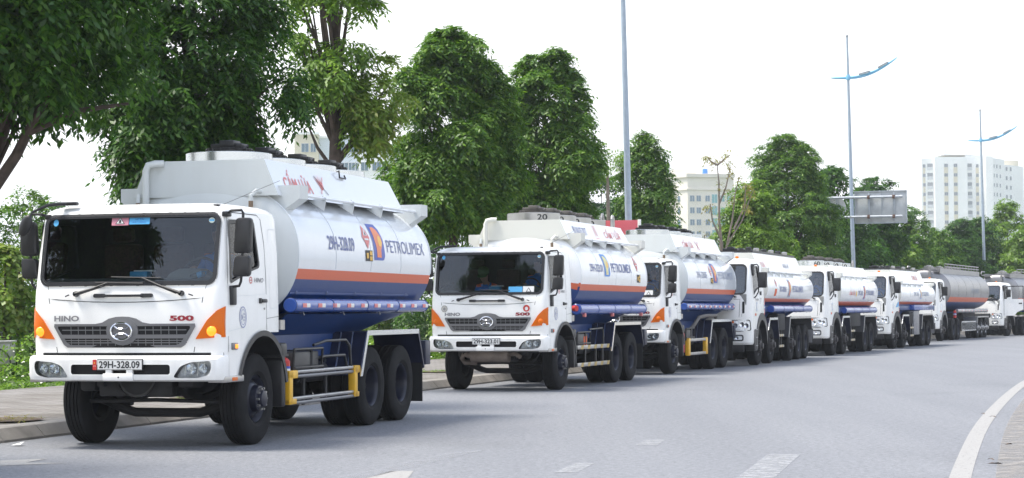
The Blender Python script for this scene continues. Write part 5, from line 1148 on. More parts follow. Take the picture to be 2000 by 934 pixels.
def semi_tanker(loc, a, label, plate_txt, L, door, drv):
    tr = empty('tanker_truck', (loc[0], loc[1], 0), -R(a), label, 'tanker truck', 'silver semi-trailer tankers at the tail of the convoy')
    heavy_front(tr, plate_txt, door, drv); wheel(tr, 0, rim='rimh'); dual(tr, 2.9); dual(tr, 4.2); chassis(tr, -1.1, 5.0, (2.9, 4.2), .9)
    for y in (L - 3.3, L - 2.0, L - .75): dual(tr, y, rim='rims')
    SIL = mat('tank_silver', (.27, .265, .27), .32, .6, noise=.08, nscale=1.5)
    t, tf, X = tank(tr, 1.75, L, 2.48, .97, 1.245, SIL, stripe=(1.90, 2.14), head=SIL, low=NAVY, midseams=(4, 6.2, 8.4, 10.6))
    for y in (L - 2.0,):
        mb = MB(); mb.box(-.5, .5, L - 4, L - .2, .75, 1.6, CHASS, .02); mb.build('trailer_frame', tr)
    fender(tr, L - 3.75, L - .3, 1.14, L - 3.9, .8, L - .1, .7, STEEL, STEEL, strips=False)
    hose_tube(tr, 3.8, L - .4, 1.45, 1.14, .10, True, STEEL, False)
    for sg in (1, -1):
        mb = MB(); mb.box(*sorted((sg * 1.16, sg * 1.20)), 5.0, L - 4.0, .86, .92, ALU); mb.box(*sorted((sg * 1.16, sg * 1.20)), 5.0, L - 4.0, .42, .47, ALU); k = 5.0
        while k < L - 4.0: mb.box(*sorted((sg * 1.16, sg * 1.19)), k, k + .05, .44, .9, ALU); k += .32
        mb.build('side_guard', tr)
        mb = MB(); mb.box(*sorted((sg * .42, sg * .75)), 1.6, L - .2, 3.36, 3.42, SIL); mb.box(*sorted((sg * .72, sg * .76)), 1.6, L - .2, 3.30, 3.55, SIL); mb.build('walkway', tr)
    mb = MB()
    for z in (3.66, 3.80): mb.tube([(.74, 3.0, z), (.74, L - .3, z)], .022, SIL, 6)
    k = 3.0
    while k < L - .2: mb.tube([(.74, k, 3.4), (.74, k, 3.80)], .022, SIL, 6); k += .85
    mb.build('walkway_rail', tr)
    mb = MB(); mb.tube([(-.7, 1.55, 3.45), (-.7, 1.0, 3.45), (-.7, .9, 3.55), (-.7, 1.0, 3.66), (-.7, 1.55, 3.66)], .03, SIL, 8); mb.tube([(.25, 1.62, 1.6), (.25, 1.62, 3.6)], .06, SIL, 10); mb.build('ladder_hoop', tr)
    for y in (2.6, 5.2, 7.8, 10.2): manhole(tr, 0, y, 3.42, .42, .14, SIL, STEEL, .26)
    fire_ext(tr, 1.15, 3.3, 1.1, 1.5, RED, .08)
    mb = MB(); lettering(mb, 'PETROLIMEX', 7.6, 10.0, 2.35, 2.6, tf(.006), mat('grey_lettering_far', (.30, .33, .38), .5), .02, True); mb.build('tank_lettering', tr)
    mb = MB(); mb.box(-1.2, 1.2, L + .0, L + .1, .6, .9, CHASS, .02); mb.build('rear_bumper', tr)
semi_tanker(W(20.82, 98, 22.5), 22.5, 'silver semi-trailer tanker seventh in the convoy, its white cab door closed', '29C-744.02', 13.2, False, 'driver in blue behind the windscreen of the seventh truck')
semi_tanker(W(27.95, 114, 31), 31, 'silver semi-trailer tanker at the tail of the convoy with its cab door standing open', '29C-751.16', 12.6, True, None)

# ------------------------------------------------------------------ vegetation
def leafmat(name, cols, tr_=.35):
    m = bpy.data.materials.new(name); m.use_nodes = True; n = m.node_tree; n.nodes.clear(); o = N(n, 'ShaderNodeOutputMaterial')
    g = N(n, 'ShaderNodeNewGeometry'); c = ramp(n, g.outputs['Random Per Island'], [(k / (len(cols) - 1), q) for k, q in enumerate(cols)])
    d = N(n, 'ShaderNodeBsdfDiffuse'); t = N(n, 'ShaderNodeBsdfTranslucent'); s = N(n, 'ShaderNodeBsdfGlossy'); s.inputs['Roughness'].default_value = .42; s.inputs['Color'].default_value = (.8, .8, .8, 1)
    x = N(n, 'ShaderNodeMixShader'); x.inputs[0].default_value = tr_; y = N(n, 'ShaderNodeMixShader'); y.inputs[0].default_value = .035
    n.links.new(c, d.inputs[0]); n.links.new(mixc(n, 1., c, (1.5, 1.7, .6), 'MULTIPLY'), t.inputs[0])
    n.links.new(d.outputs[0], x.inputs[1]); n.links.new(t.outputs[0], x.inputs[2]); n.links.new(x.outputs[0], y.inputs[1]); n.links.new(s.outputs[0], y.inputs[2]); n.links.new(y.outputs[0], o.inputs[0]); MATS[name] = m
    return m
LF = dict(
    dark=leafmat('leaf_deep_green', [(.018, .062, .009), (.036, .105, .012), (.085, .185, .020)]),
    mid=leafmat('leaf_mid_green', [(.034, .092, .012), (.072, .160, .018), (.15, .255, .030)]),
    light=leafmat('leaf_light_green', [(.075, .150, .018), (.12, .22, .025), (.21, .32, .038)]),
    blue=leafmat('leaf_blue_green', [(.025, .068, .028), (.036, .088, .035), (.05, .115, .04)]),
    yell=leafmat('leaf_yellow_green', [(.12, .20, .03), (.18, .27, .04), (.22, .24, .06)]),
    dry=leafmat('leaf_dry', [(.22, .17, .05), (.26, .22, .06), (.16, .2, .05)]))
BARK = mat('bark', (.075, .055, .045), .95, noise=.35, nscale=8, bump=.6, bscale=25)
BARKP = mat('pale_bark', (.20, .165, .135), .9, noise=.25, nscale=8)

def quads_mesh(name, V, m):
    nq = len(V) // 4; me = bpy.data.meshes.new(name); me.vertices.add(len(V)); me.vertices.foreach_set('co', V.astype(np.float32).ravel())
    me.loops.add(nq * 4); me.loops.foreach_set('vertex_index', np.arange(nq * 4, dtype=np.int32)); me.polygons.add(nq)
    me.polygons.foreach_set('loop_start', np.arange(0, nq * 4, 4, dtype=np.int32)); me.polygons.foreach_set('loop_total', np.full(nq, 4, np.int32))
    me.materials.append(m); me.update(); me.validate(); return me
def nrm(a): return a / np.maximum(np.linalg.norm(a, axis=-1, keepdims=True), 1e-6)

def leaves(rng, tips, outd, K, L, ll, lw, rl, droop=.8):
    """compound leaves: K stalks per tip, L leaflets per stalk"""
    T = len(tips); th = rng.uniform(0, 2 * np.pi, (T, K)); up = np.array([0, 0, 1.])
    side = np.stack([np.cos(th), np.sin(th), np.zeros_like(th)], -1)
    d = nrm(side * .9 + outd[:, None, :] * .8 + up * rng.uniform(-.5, .35, (T, K, 1)))
    s = (np.arange(L) + .6) / L; sag = -droop * s ** 2 * rl
    base = tips[:, None, None, :] + d[:, :, None, :] * (s * rl)[None, None, :, None] * rng.uniform(.7, 1.2, (T, K, 1, 1)) + up * sag[None, None, :, None]
    perp = nrm(np.cross(d, up))[:, :, None, :] * np.where(np.arange(L) % 2 == 0, 1, -1)[None, None, :, None]
    ld = nrm(perp * .75 + d[:, :, None, :] * .6 - up * rng.uniform(.2, 1.1, (T, K, L, 1)) + rng.normal(0, .18, (T, K, L, 3)))
    n_ = nrm(np.cross(ld, np.cross(np.broadcast_to(up + outd[:, None, None, :] * .6, ld.shape), ld)) + rng.normal(0, .25, ld.shape)); w_ = nrm(np.cross(ld, n_))
    q = rng.uniform(.7, 1.2, (T, K, L, 1)); a = base; b = base + ld * ll * q; m_ = base + ld * ll * .45 * q
    V = np.stack([a, m_ + w_ * lw * q * .5, b, m_ - w_ * lw * q * .5], -2)
    return V.reshape(-1, 3)

def crown_pts(rng, shape, nclump, cr, tpc, cz0, cz1, rx, ry, inner=.35):
    t = rng.beta(1.0, 1.25 if shape != 'cone' else 1.5, nclump); ph = rng.uniform(0, 2 * np.pi, nclump)
    if shape == 'egg': pr = np.sin(np.pi * np.clip(t * .90 + .08, 0, 1) ** .80) ** .60
    elif shape == 'cone': pr = np.clip(1.06 - t, 0, 1) ** .68 * np.clip(t * 4 + .6, 0, 1)
    elif shape == 'bush': pr = np.sqrt(np.clip(1 - t ** 2 * .95, 0, 1))
    else: pr = np.sin(np.pi * np.clip(t * .9 + .07, 0, 1)) ** .5
    p1, p2 = rng.uniform(0, 6.28, 2); lump = 1 + .13 * np.sin(3 * ph + p1 + 4 * t) + .10 * np.sin(5 * ph + p2 - 6 * t)
    rad = np.sqrt(rng.uniform(inner ** 2, 1, nclump)) * pr * lump; rad = np.where(rng.uniform(0, 1, nclump) < .12, rad * 1.13, rad)
    c = np.stack([rad * rx * np.cos(ph), rad * ry * np.sin(ph), cz0 + (cz1 - cz0) * t], -1)
    out_ = nrm(c - np.array([0, 0, cz0 + (cz1 - cz0) * .42]) * 1.0)
    rr_ = cr * rng.uniform(.6, 1.25, nclump)
    d = nrm(rng.normal(0, 1, (nclump, tpc, 3)) + out_[:, None, :] * .9 + np.array([0, 0, .35])); r2 = rng.uniform(.35, 1, (nclump, tpc, 1)) ** .5
    tips = c[:, None, :] + d * r2 * rr_[:, None, None] * np.array([1.15, 1.15, .75])
    return c, tips.reshape(-1, 3), d.reshape(-1, 3)

def tree(label, x, y, h, cb, rx, seed, leaf='mid', shape='egg', ncl=90, tpc=14, K=4, L=6, ll=.15, lw=.055, rl=.30, cr=.42, trunk=.13, lean=(0, 0), fork=None, name='tree', ry=None, limbs=14, cat='tree', bark=None, group='street trees along the pavement', inner=.35, shift=(0, 0)):
    rng = np.random.default_rng(seed); bark = bark or BARK
    root = empty(name, (x, y, .14), rng.uniform(0, .1), label, cat, group)
    c, tips, od = crown_pts(rng, shape, ncl, cr, tpc, cb + .25, h - .3, rx - .25, (ry or rx) - .25, inner)
    sh = np.array([shift[0], shift[1], 0]); c = c + sh; tips = tips + sh
    obj('crown', quads_mesh('crown', leaves(rng, tips, od, K, L, ll, lw, rl), LF[leaf]), root)
    if trunk:
        fork = fork or cb * .9; mb = MB(); tp = [(0, 0, -.1), (lean[0] * .3, lean[1] * .3, fork * .35), (lean[0] * .7, lean[1] * .7, fork * .75), (lean[0], lean[1], fork), (lean[0] + sh[0] * .6 + .05, lean[1], fork + (h - fork) * .45), (lean[0] + sh[0], lean[1], h * .88)]
        mb.tube(tp, [trunk * 1.35, trunk * 1.05, trunk * .95, trunk * .85, trunk * .5, trunk * .12], bark, 12); mb.build('trunk', root)
        bm_ = MB(); order = rng.permutation(len(c))[:limbs]
        for i in order:
            p = c[i]; z0 = fork + max(0, (p[2] - fork)) * rng.uniform(.1, .5); st = Vector((lean[0] + sh[0] * .3, lean[1], z0)); e = Vector(p); md = st.lerp(e, .5) + Vector((rng.normal(0, .12), rng.normal(0, .12), rng.uniform(-.12, .15)))
            r_ = trunk * rng.uniform(.28, .45); bm_.tube([st, st.lerp(md, .5), md, md.lerp(e, .6), e], [r_, r_ * .85, r_ * .6, r_ * .4, r_ * .15], bark, 6)
        bm_.build('limbs', root)
    return root

def at_row(z, d): X, Y, a = along(z, d); return X, Y
# street row: distance from the camera, then size. Trees further left than the picture show up only as reflections
TA = tree('large dark leafy tree at the left edge of the photo, its forked trunk leaning in', -7.45, 26.5, 8.6, 4.25, 1.95, 1, 'dark', 'round', 140, 19, 4, 8, .145, .056, .36, .52, .10, lean=(.25, 0), fork=2.2, limbs=30, inner=.15, shift=(.95, 0))
mb = MB(); mb.tube([(.25, 0, 2.2), (.55, -.1, 2.9), (.95, -.1, 3.5), (1.25, -.1, 4.1), (1.7, -.1, 4.7)], [.085, .08, .07, .055, .03], BARK, 10); mb.tube([(.20, 0, 2.0), (.35, .1, 3.0), (.72, .1, 3.7), (.95, .1, 4.4), (1.2, .1, 5.2)], [.085, .075, .065, .05, .03], BARK, 10); mb.tube([(1.1, -.1, 3.8), (1.7, 0, 4.1), (2.4, 0, 4.2)], [.05, .04, .02], BARK, 8); mb.build('forked_stem', TA)
tree('dense dark tree rising right behind the tank of the nearest truck', -5.30, 33.3, 8.4, 3.2, 1.60, 2, 'dark', 'round', 155, 18, 4, 8, .135, .053, .34, .46, .15, limbs=14, inner=.3)
tree('tall sparse tree with visible forked trunk, light green leaves and sky gaps', -3.50, 40.0, 9.8, 5.0, 1.0, 3, 'light', 'round', 46, 12, 4, 6, .15, .055, .30, .30, .15, fork=4.3, limbs=26, inner=.45)
TC = [o for o in COL.objects if o.get('label', '').startswith('tall sparse')][0]
rng = np.random.default_rng(44); c_, tips, od = crown_pts(rng, 'round', 16, .34, 13, 4.9, 6.5, .42, .42, .1); tips = tips + np.array([.85, -.1, 0]); obj('low_bough', quads_mesh('low_bough', leaves(rng, tips, od, 4, 6, .15, .055, .30), LF['yell']), TC)
mb = MB(); mb.tube([(0, 0, 4.4), (.4, -.05, 4.9), (.8, -.1, 5.5), (1.1, -.1, 6.0)], [.05, .04, .03, .012], BARK, 6); mb.tube([(0, 0, 4.2), (-.35, 0, 4.7), (-.6, .05, 5.3)], [.05, .035, .012], BARK, 6); mb.tube([(0, 0, 4.3), (.35, .1, 4.75), (.45, .2, 5.6)], [.045, .03, .012], BARK, 6); mb.build('low_branch', TC)
tree('egg-shaped deep green tree standing between the first and second trucks', -1.38, 47.3, 8.3, 3.3, 1.55, 4, 'mid', 'egg', 170, 15, 5, 8, .145, .056, .32, .33, .13, limbs=10)
tree('full green tree with a ragged top rising behind the second truck', .86, 54.2, 8.8, 3.0, 1.55, 5, 'mid', 'egg', 170, 15, 5, 8, .145, .056, .32, .34, .14, limbs=10)
for k, (z, s_) in enumerate(((19.4, 11),)):
    X, Y = at_row(z, -1.25); tree('street tree left of the picture, seen only as a dark reflection in a windscreen', X, Y, 8.6, 2.8, 1.7, s_, 'dark', 'round', 150, 14, 4, 5, .2, .08, .34, .5, .15, limbs=6)
tree('small round-topped green tree just right of the tall grey lamp post', 4.72, 71.5, 7.85, 4.2, 1.0, 6, 'mid', 'egg', 100, 14, 4, 5, .15, .06, .28, .36, .10, fork=3.9, limbs=10)
tree('big green tree with a pointed top, left of the back of the road sign', 11.65, 85.5, 8.9, 2.2, 2.2, 7, 'mid', 'egg', 280, 16, 4, 6, .14, .06, .30, .46, .14, limbs=8)
tree('lower paler green tree in front of the pointed tree', 9.20, 77.5, 6.4, 2.0, 1.6, 8, 'light', 'cone', 170, 15, 4, 5, .16, .065, .28, .42, .11, limbs=8)
tree('dark green tree peeping out behind the pointed tree', 15.0, 94.5, 8.2, 2.3, 1.7, 9, 'dark', 'egg', 130, 13, 4, 4, .20, .08, .32, .48, .13, limbs=6)
tree('round-topped dark tree directly behind the back of the road sign', 18.3, 102, 8.2, 2.2, 1.55, 10, 'dark', 'round', 140, 13, 4, 4, .20, .08, .32, .48, .13, limbs=6)
far = [(1775, 404, 112, 1.75, 'mid', 'tree with a low peak just right of the road sign back'), (1838, 452, 119, 1.5, 'mid', 'low green tree in the far row under the white apartment tower'), (1872, 424, 126, 1.7, 'dark', 'dark green tree under the middle of the white apartment tower'),
       (1915, 428, 134, 1.6, 'dark', 'dark green tree below the farthest lamp post'), (1968, 392, 141, 1.9, 'light', 'pale green tree with a high crown near the right edge'), (2005, 440, 132, 1.9, 'light', 'pale green tree cut off by the right edge of the photo'),
       (1735, 452, 108, 1.6, 'light', 'pale green low tree under the right end of the road sign back'), (1688, 470, 98, 1.4, 'dark', 'dark low tree under the left end of the road sign back')]
for k, (px, ty, Z, r_, lf, lb) in enumerate(far):
    tree(lb, (px - 1000) / FPX * Z, Z, (608 - (px - 1000) * .0061 - ty) / FPX * Z + 1.57 - .1, 1.3, r_, 20 + k, lf, 'egg', 130, 13, 4, 4, .23, .09, .34, .5, .12, limbs=4, group='far street trees')
# dead tree with a few dry leaves
root = empty('bare_tree', (7.35, 72, .14), 0, 'nearly leafless tree with pale branches in front of the beige building', 'tree'); rng = np.random.default_rng(5)
mb = MB(); mb.tube([(0, 0, -.1), (.05, 0, 2.2), (.12, 0, 3.6), (.05, .1, 4.6), (.05, .1, 6.0), (-.02, .1, 6.75)], [.09, .075, .06, .04, .028, .012], BARKP, 8); mb.build('trunk', root)
mb = MB(); ends = []
for p in ([(.05, 0, 2.6), (-.25, 0, 3.1), (-.45, .1, 3.7), (-.5, 0, 4.1)], [(.1, 0, 3.3), (.4, 0, 3.9), (.85, 0, 4.6), (1.15, .1, 5.4), (1.3, .1, 5.75)], [(.3, 0, 3.75), (.5, 0, 4.6), (.6, 0, 5.5), (.75, 0, 6.1)], [(.07, 0, 4.0), (-.2, 0, 4.6), (-.28, 0, 5.2)], [(.08, 0, 2.0), (-.4, 0, 2.9), (-.75, 0, 3.4)], [(.05, .1, 5.2), (.3, .1, 5.8), (.45, 0, 6.5)], [(.1, 0, 2.4), (.55, 0, 3.0), (.8, 0, 3.3)], [(.55, 0, 4.3), (.95, 0, 5.1), (1.0, 0, 5.9)], [(-.02, .1, 6.6), (-.25, .1, 6.75), (-.35, 0, 6.9)], [(0, .1, 6.6), (.3, .1, 6.85), (.45, 0, 6.95)]):
    mb.tube(p, [.032 * (1 - k / len(p)) + .007 for k in range(len(p))], BARKP, 5); ends += [p[-1], p[-2]]
mb.build('limbs', root); tp = np.repeat(np.array(ends), 5, 0) + rng.normal(0, .14, (len(ends) * 5, 3)); obj('crown', quads_mesh('crown', leaves(rng, tp, nrm(rng.normal(0, 1, tp.shape)), 3, 4, .11, .045, .2), LF['dry']), root)

def shrub(label, x, y, h, rx, seed, leaf='mid', ncl=40, tpc=14, L=4, ll=.13, lw=.06, rl=.24, cr=.4, ry=None, z0=0., name='shrub', K=4):
    rng = np.random.default_rng(seed); c, tips, od = crown_pts(rng, 'bush', ncl, cr, tpc, z0 + .1, h - .2, rx, ry or rx, .2)
    r_ = empty(name, (x, y, 0), 0, label, 'shrub', 'wild shrubs behind the pavement'); obj('foliage', quads_mesh('foliage', leaves(rng, tips, od, K, L, ll, lw, rl, 1.0), LF[leaf]), r_)
    mb = MB()
    for i in rng.permutation(len(c))[:6]: mb.tube([(c[i][0] * .1, c[i][1] * .1, -.05), tuple(c[i] * np.array([.5, .5, .6])), tuple(c[i])], [.04, .03, .012], BARK, 6)
    mb.build('stems', r_); return r_
def at(px, Z): return (px - 1000) / FPX * Z
S_ = [(-60, 50, 4.7, 1.5, 'mid', 'tall shrub thicket at the left edge behind the cargo tricycle'), (30, 51.5, 4.7, 1.3, 'mid', 'tall feathery shrub left of the nearest truck mirror'), (100, 54, 4.6, 1.4, 'dark', 'dark shrub directly behind the left mirror of the nearest truck'),
      (190, 56, 3.7, 1.5, 'mid', 'shrub seen through the cab of the nearest truck'), (270, 57, 3.4, 1.5, 'dark', 'shrub behind the cab of the nearest truck'), (800, 66, 3.6, 1.4, 'mid', 'shrub between the first tank and the second truck'), (860, 64, 4.6, 1.3, 'dark', 'dark shrub around the trunk left of the second truck roof'),
      (925, 62, 5.3, 1.4, 'light', 'light green shrub peeping over the left side of the second truck roof'), (735, 66, 5.0, .8, 'yell', 'yellow-green shrub at the foot of the pale apartment block'), (985, 66, 5.4, 1.4, 'mid', 'shrub behind the front of the second tank')]
for k, (px, Z, h, r_, lf, lb) in enumerate(S_): shrub(lb, at(px, Z), Z, h, r_, 60 + k, lf, 46, 15)
shrub('lime green climber tangled over the shrubs at the left edge', at(8, 47.2), 47.2, 3.3, .42, 81, 'yell', 20, 10, ll=.15, lw=.11, z0=1.4, cr=.28, name='climber')
B_ = [(1170, 95, 8.0, 2.3, 'blue', 'blue-green tree mass left of the tall lamp post'), (1230, 92, 6.6, 2.2, 'blue', 'blue-green tree mass behind the red banner'), (1290, 96, 6.2, 2.2, 'blue', 'blue-green tree right of the red banner'), (1345, 90, 4.7, 1.5, 'blue', 'low blue-green tree at the foot of the bare tree'), (1110, 94, 6.6, 2.2, 'blue', 'blue-green tree hidden behind the second tank'), (1300, 78, 5.0, 1.3, 'mid', 'light green bush above the third tank')]
for k, (px, Z, h, r_, lf, lb) in enumerate(B_): shrub(lb, at(px, Z), Z, h, r_, 90 + k, lf, 60, 12, ll=.24, lw=.10, rl=.35, cr=.55, name='background_tree')
root = empty('palm', (at(1184, 70), 70, 0), 0, 'thin palm-like tree poking up between the full green tree and the lamp post', 'tree'); mb = MB(); mb.tube([(0, 0, 0), (.1, 0, 4), (.05, 0, 6.6)], [.09, .07, .05], BARKP, 8); mb.build('trunk', root)
rng = np.random.default_rng(3); tp = np.array([(.05 + rng.normal(0, .28), rng.normal(0, .2), 6.8 + rng.normal(0, .3)) for _ in range(30)]); obj('crown', quads_mesh('crown', leaves(rng, tp, nrm(tp - np.array([.05, 0, 6.5])), 4, 6, .18, .05, .35), LF['light']), root)
# row of far greenery closing the horizon
rng = np.random.default_rng(17)
tips = []; P2 = off(-9, 150, None)
for _ in range(5200):
    i = rng.integers(0, len(P2)); tips.append((P2[i][0] - rng.uniform(0, 10), P2[i][1] + rng.uniform(-2, 2), rng.uniform(.2, 4.5)))
tips = np.array(tips); obj('far_greenery', quads_mesh('far_greenery', leaves(rng, tips, nrm(rng.normal(0, 1, tips.shape)), 4, 4, .5, .22, .6), LF['mid']), label='mass of far greenery closing the view along the road', cat='greenery', kind='stuff')
# weeds and ground cover on the verge behind the pavement
tips = []
for z_ in np.arange(30, 110, .045):
    for _ in range(5):
        d = -6.65 - rng.exponential(1.5); X, Y, _a = along(z_, 0); i = int(np.argmin(abs(_z - z_))); tips.append((X + NRM[i][0] * d, Y + NRM[i][1] * d, .02 + abs(rng.normal(0, .25)) * min(1, (-6.5 - d) * .9) + max(0, (-7.2 - d)) * .22))
tips = np.array(tips); obj('ground_cover', quads_mesh('ground_cover', leaves(rng, tips, np.tile([0, 0, 1.], (len(tips), 1)), 3, 3, .13, .055, .16, .3), LF['light']), label='weeds and low leafy plants on the verge behind the pavement', cat='ground cover', kind='stuff')
tips = tips[rng.permutation(len(tips))[:900]] + np.array([0, 0, .18]); obj('white_flowers', quads_mesh('white_flowers', leaves(rng, tips, np.tile([0, 0, 1.], (len(tips), 1)), 1, 2, .05, .05, .03, .1), mat('flower_white', (.7, .7, .6), .8)), label='small white flowers scattered over the weeds', cat='flowers', kind='stuff')
# tree pits with dry grass
for (x, y) in ((-6.85, 26.9), (-1.75, 47.3), (-3.45, 40.1), (1.0, 54.2), (-5.05, 33.4)):
    mb = MB(); mb.add([(x + .62 * math.cos(t) , y + .6 * math.sin(t), .176) for t in [k * math.pi / 8 for k in range(16)]], [tuple(range(16))], mat('pit_soil', (.11, .08, .055), 1, noise=.4), False); p_ = mb.build('tree_pit', kind='structure')
    tips = np.array([(x + rng.uniform(-.5, .5), y + rng.uniform(-.5, .5), .18) for _ in range(90)]); g_ = obj('pit_grass', quads_mesh('pit_grass', leaves(rng, tips, np.tile([0, 0, 1.], (90, 1)), 3, 2, .09, .012, .05, .1), LF['dry' if x < -6 else 'light']), label='sparse grass in a tree pit', cat='grass', kind='stuff')
# banana-like plant
root = empty('banana_plant', (at(52, 47.5), 47.5, 0), 0, 'broad-leaved banana plant low among the shrubs at left', 'plant')
for a, l_, z in ((20, 1.0, 1.9), (150, .8, 2.05), (60, .8, 2.2), (-30, .9, 1.7)):
    mb = MB(); n_ = 9; vs = []
    for k in range(n_):
        t = k / (n_ - 1); r_ = l_ * t; w_ = .14 * math.sin(math.pi * min(.98, t * .9 + .08)); cx, cy, cz = r_ * math.cos(R(a)), r_ * math.sin(R(a)) * .4 - .1, z - .3 + .45 * t - .55 * t * t; vs += [(cx, cy - w_ * .3, cz + w_), (cx, cy, cz - .02), (cx, cy + .1, cz - w_)]
    mb.add(vs, [(3 * k + j, 3 * k + j + 1, 3 * k + j + 4, 3 * k + j + 3) for k in range(n_ - 1) for j in (0, 1)], LF['light']); mb.build('leaf', root)
mb = MB(); mb.tube([(0, -.1, 0), (0, -.1, 1.75)], [.09, .05], LF['light'], 8); mb.build('stem', root)

# ------------------------------------------------------------------ street furniture
def lamp_post(x, y, label, leanx, H=14.0, arms=True):
    root = empty('lamp_post', (x, y, 0), -R(20), label, 'lamp post', 'tall lamp posts with curved blue arms'); root.rotation_euler = (0, -R(leanx), -R(19))
    mb = MB(); mb.lathe([(.115, 0), (.115, .2), (.105, 2), (.085, 7), (.062, H - 2), (.045, H)], (0, 0, 0), 'z', POLEM, 20); mb.lathe([(.045, H), (.07, H + .02), (.07, H + .08), (0, H + .14)], (0, 0, 0), 'z', GALV, 12); mb.lathe([(.22, 0), (.22, .03), (0, .03)], (0, 0, 0), 'z', GALV, 16); mb.build('pole', root)
    z = H - 1.85; f = lambda t: z + .10 * t * t * (1 if t > 0 else .25) + (.055 * t * t if t > 0 else 0)
    mb = MB(); P_ = [(-.8 + 3.05 * k / 20) for k in range(21)]
    for dz, r_ in ((0, .045), (-.08, .03)): mb.tube([(t * 1.0, 0, f(t) + dz * math.sin(math.pi * (t + .8) / 3.05)) for t in P_], [r_ * (.45 if k in (0, 20) else 1) for k in range(21)], LAMPB, 8)
    mb.lathe([(.09, -.12), (.11, 0), (.09, .12)], (0, 0, z), 'z', LAMPB, 14); mb.build('arm', root)
    for t in (.75, 1.6):
        mb = MB(); mb.box(t - .26, t + .26, -.12, .12, f(t) + .05, f(t) + .12, GALV, .03, rot=Matrix.Rotation(-math.atan(.31 * t), 3, 'Y')); mb.box(t - .2, t + .2, -.09, .09, f(t) + .03, f(t) + .05, LENS, rot=Matrix.Rotation(-math.atan(.31 * t), 3, 'Y')); mb.build('lamp_head', root)
    for t in (-.8, 2.25):
        mb = MB(); mb.tube([(0, 0, H - .1), (t, 0, f(t) + .02)], .008, GALV, 4); mb.build('stay_cable', root)
lamp_post(3.36, 57.0, 'tall grey lamp post behind the second tank, its top out of frame', 1.0)
lamp_post(15.58, 92.0, 'lamp post with curved blue arm rising behind the back of the road sign', .9)
lamp_post(29.7, 127.0, 'farthest lamp post with blue arm, in front of the white apartment tower', .7)

# red banner panel on the near lamp post
root = empty('banner_sign', (3.06, 56.3, 0), -R(14), 'red banner panel with pale lettering mounted low on the nearest lamp post', 'banner')
mb = MB(); mb.box(-.46, .46, -.05, .0, 2.55, 4.08, PRED, .004); mb.build('panel', root)
mb = MB(); mb.box(.46, .54, -.06, .04, 2.5, 4.10, PWHITE, .005); mb.box(-.49, -.46, -.06, .04, 2.5, 4.10, PWHITE, .005); mb.box(-.1, .1, .02, .9, 3.9, 3.95, GALV); mb.box(-.1, .1, .02, .9, 2.7, 2.75, GALV); mb.build('frame', root)
mb = MB(); lettering(mb, 'VĂN HÓA', -.40, .33, 3.50, 3.78, lambda u_, v_: (u_, -.056, v_), mat('pale_yellow_lettering', (.78, .66, .35), .5), .015); lettering(mb, 'QUẬN', -.25, .2, 3.05, 3.28, lambda u_, v_: (u_, -.056, v_), MATS['pale_yellow_lettering'], .015); mb.build('lettering', root)

# cantilevered road sign seen from behind
root = empty('road_sign', (12.28, 90, 0), -R(19), 'large grey road sign seen from behind, hung on two pipes over the road', 'road sign')
mb = MB(); mb.tube([(0, 0, 0), (0, 0, 6.9)], [.14, .11], GALV, 16); mb.build('pole', root)
mb = MB()
for z in (5.62, 6.48): mb.tube([(0, -.1, z), (5.1, -.1, z)], .055, GALV, 10)
mb.build('cantilever', root)
mb = MB(); mb.box(3.02, 5.22, .06, .09, 5.36, 6.72, mat('sign_back', (.42, .44, .45), .55, .3, noise=.15, nscale=3), .004); mb.box(3.0, 5.25, .02, .10, 6.71, 6.76, GALV); mb.box(3.0, 5.25, .02, .10, 5.32, 5.37, GALV); mb.box(2.98, 3.03, .02, .10, 5.32, 6.76, GALV); mb.box(5.22, 5.27, .02, .10, 5.32, 6.76, GALV)
mb.build('sign_panel', root)
mb = MB()
for x in (3.62, 4.72): mb.box(x - .04, x + .04, -.04, .06, 5.42, 6.68, GALV, .01)
for x in (4.18,): mb.box(x - .02, x + .02, .02, .06, 5.42, 6.68, GALV)
for x in (1.9, 2.2): mb.box(x - .03, x + .03, -.05, .03, 5.6, 6.5, GALV)
mb.build('bracket', root)
for x in (3.62, 4.72):
    for z in (5.62, 6.48): mb = MB(); mb.box(x - .055, x + .055, -.17, .0, z - .08, z + .08, mat('rusty_clamp', (.12, .07, .05), .8), .01); mb.build('clamp', root)
mb = MB(); mb.prism([(2.08 + .52 * math.cos(t), 6.05 + .52 * math.sin(t)) for t in [2 * math.pi * k / 32 for k in range(32)]], 'y', .04, .06, MATS['sign_back']); mb.build('round_plate', root)

# cargo tricycle at the left edge
root = empty('cargo_tricycle', (-11.30, 44.6, .17), R(6), 'pale metal cargo tricycle parked on the verge at the left edge', 'tricycle')
mb = MB(); mb.box(-1.35, .28, -.45, .45, .32, .80, mat('dull_box_metal', (.42, .41, .39), .5, .3, noise=.25, nscale=4), .01); mb.box(-1.38, .31, -.48, .48, .78, .82, MATS['dull_box_metal'], .01); mb.build('box', root)
for x, y in ((-.02, -.5), (-.02, .5), (-1.9, 0)):
    mb = MB(); mb.lathe([(.31, -.02), (.335, -.015), (.335, .015), (.31, .02)], (x, y, .335), 'y', RUBBER, 28); mb.lathe([(.04, -.04), (.04, .04)], (x, y, .335), 'y', STEEL, 10)
    for k in range(10): a = math.pi * k / 5; mb.tube([(x, y, .335), (x + .3 * math.cos(a), y, .335 + .3 * math.sin(a))], .006, STEEL, 4)
    mb.build('wheel', root)
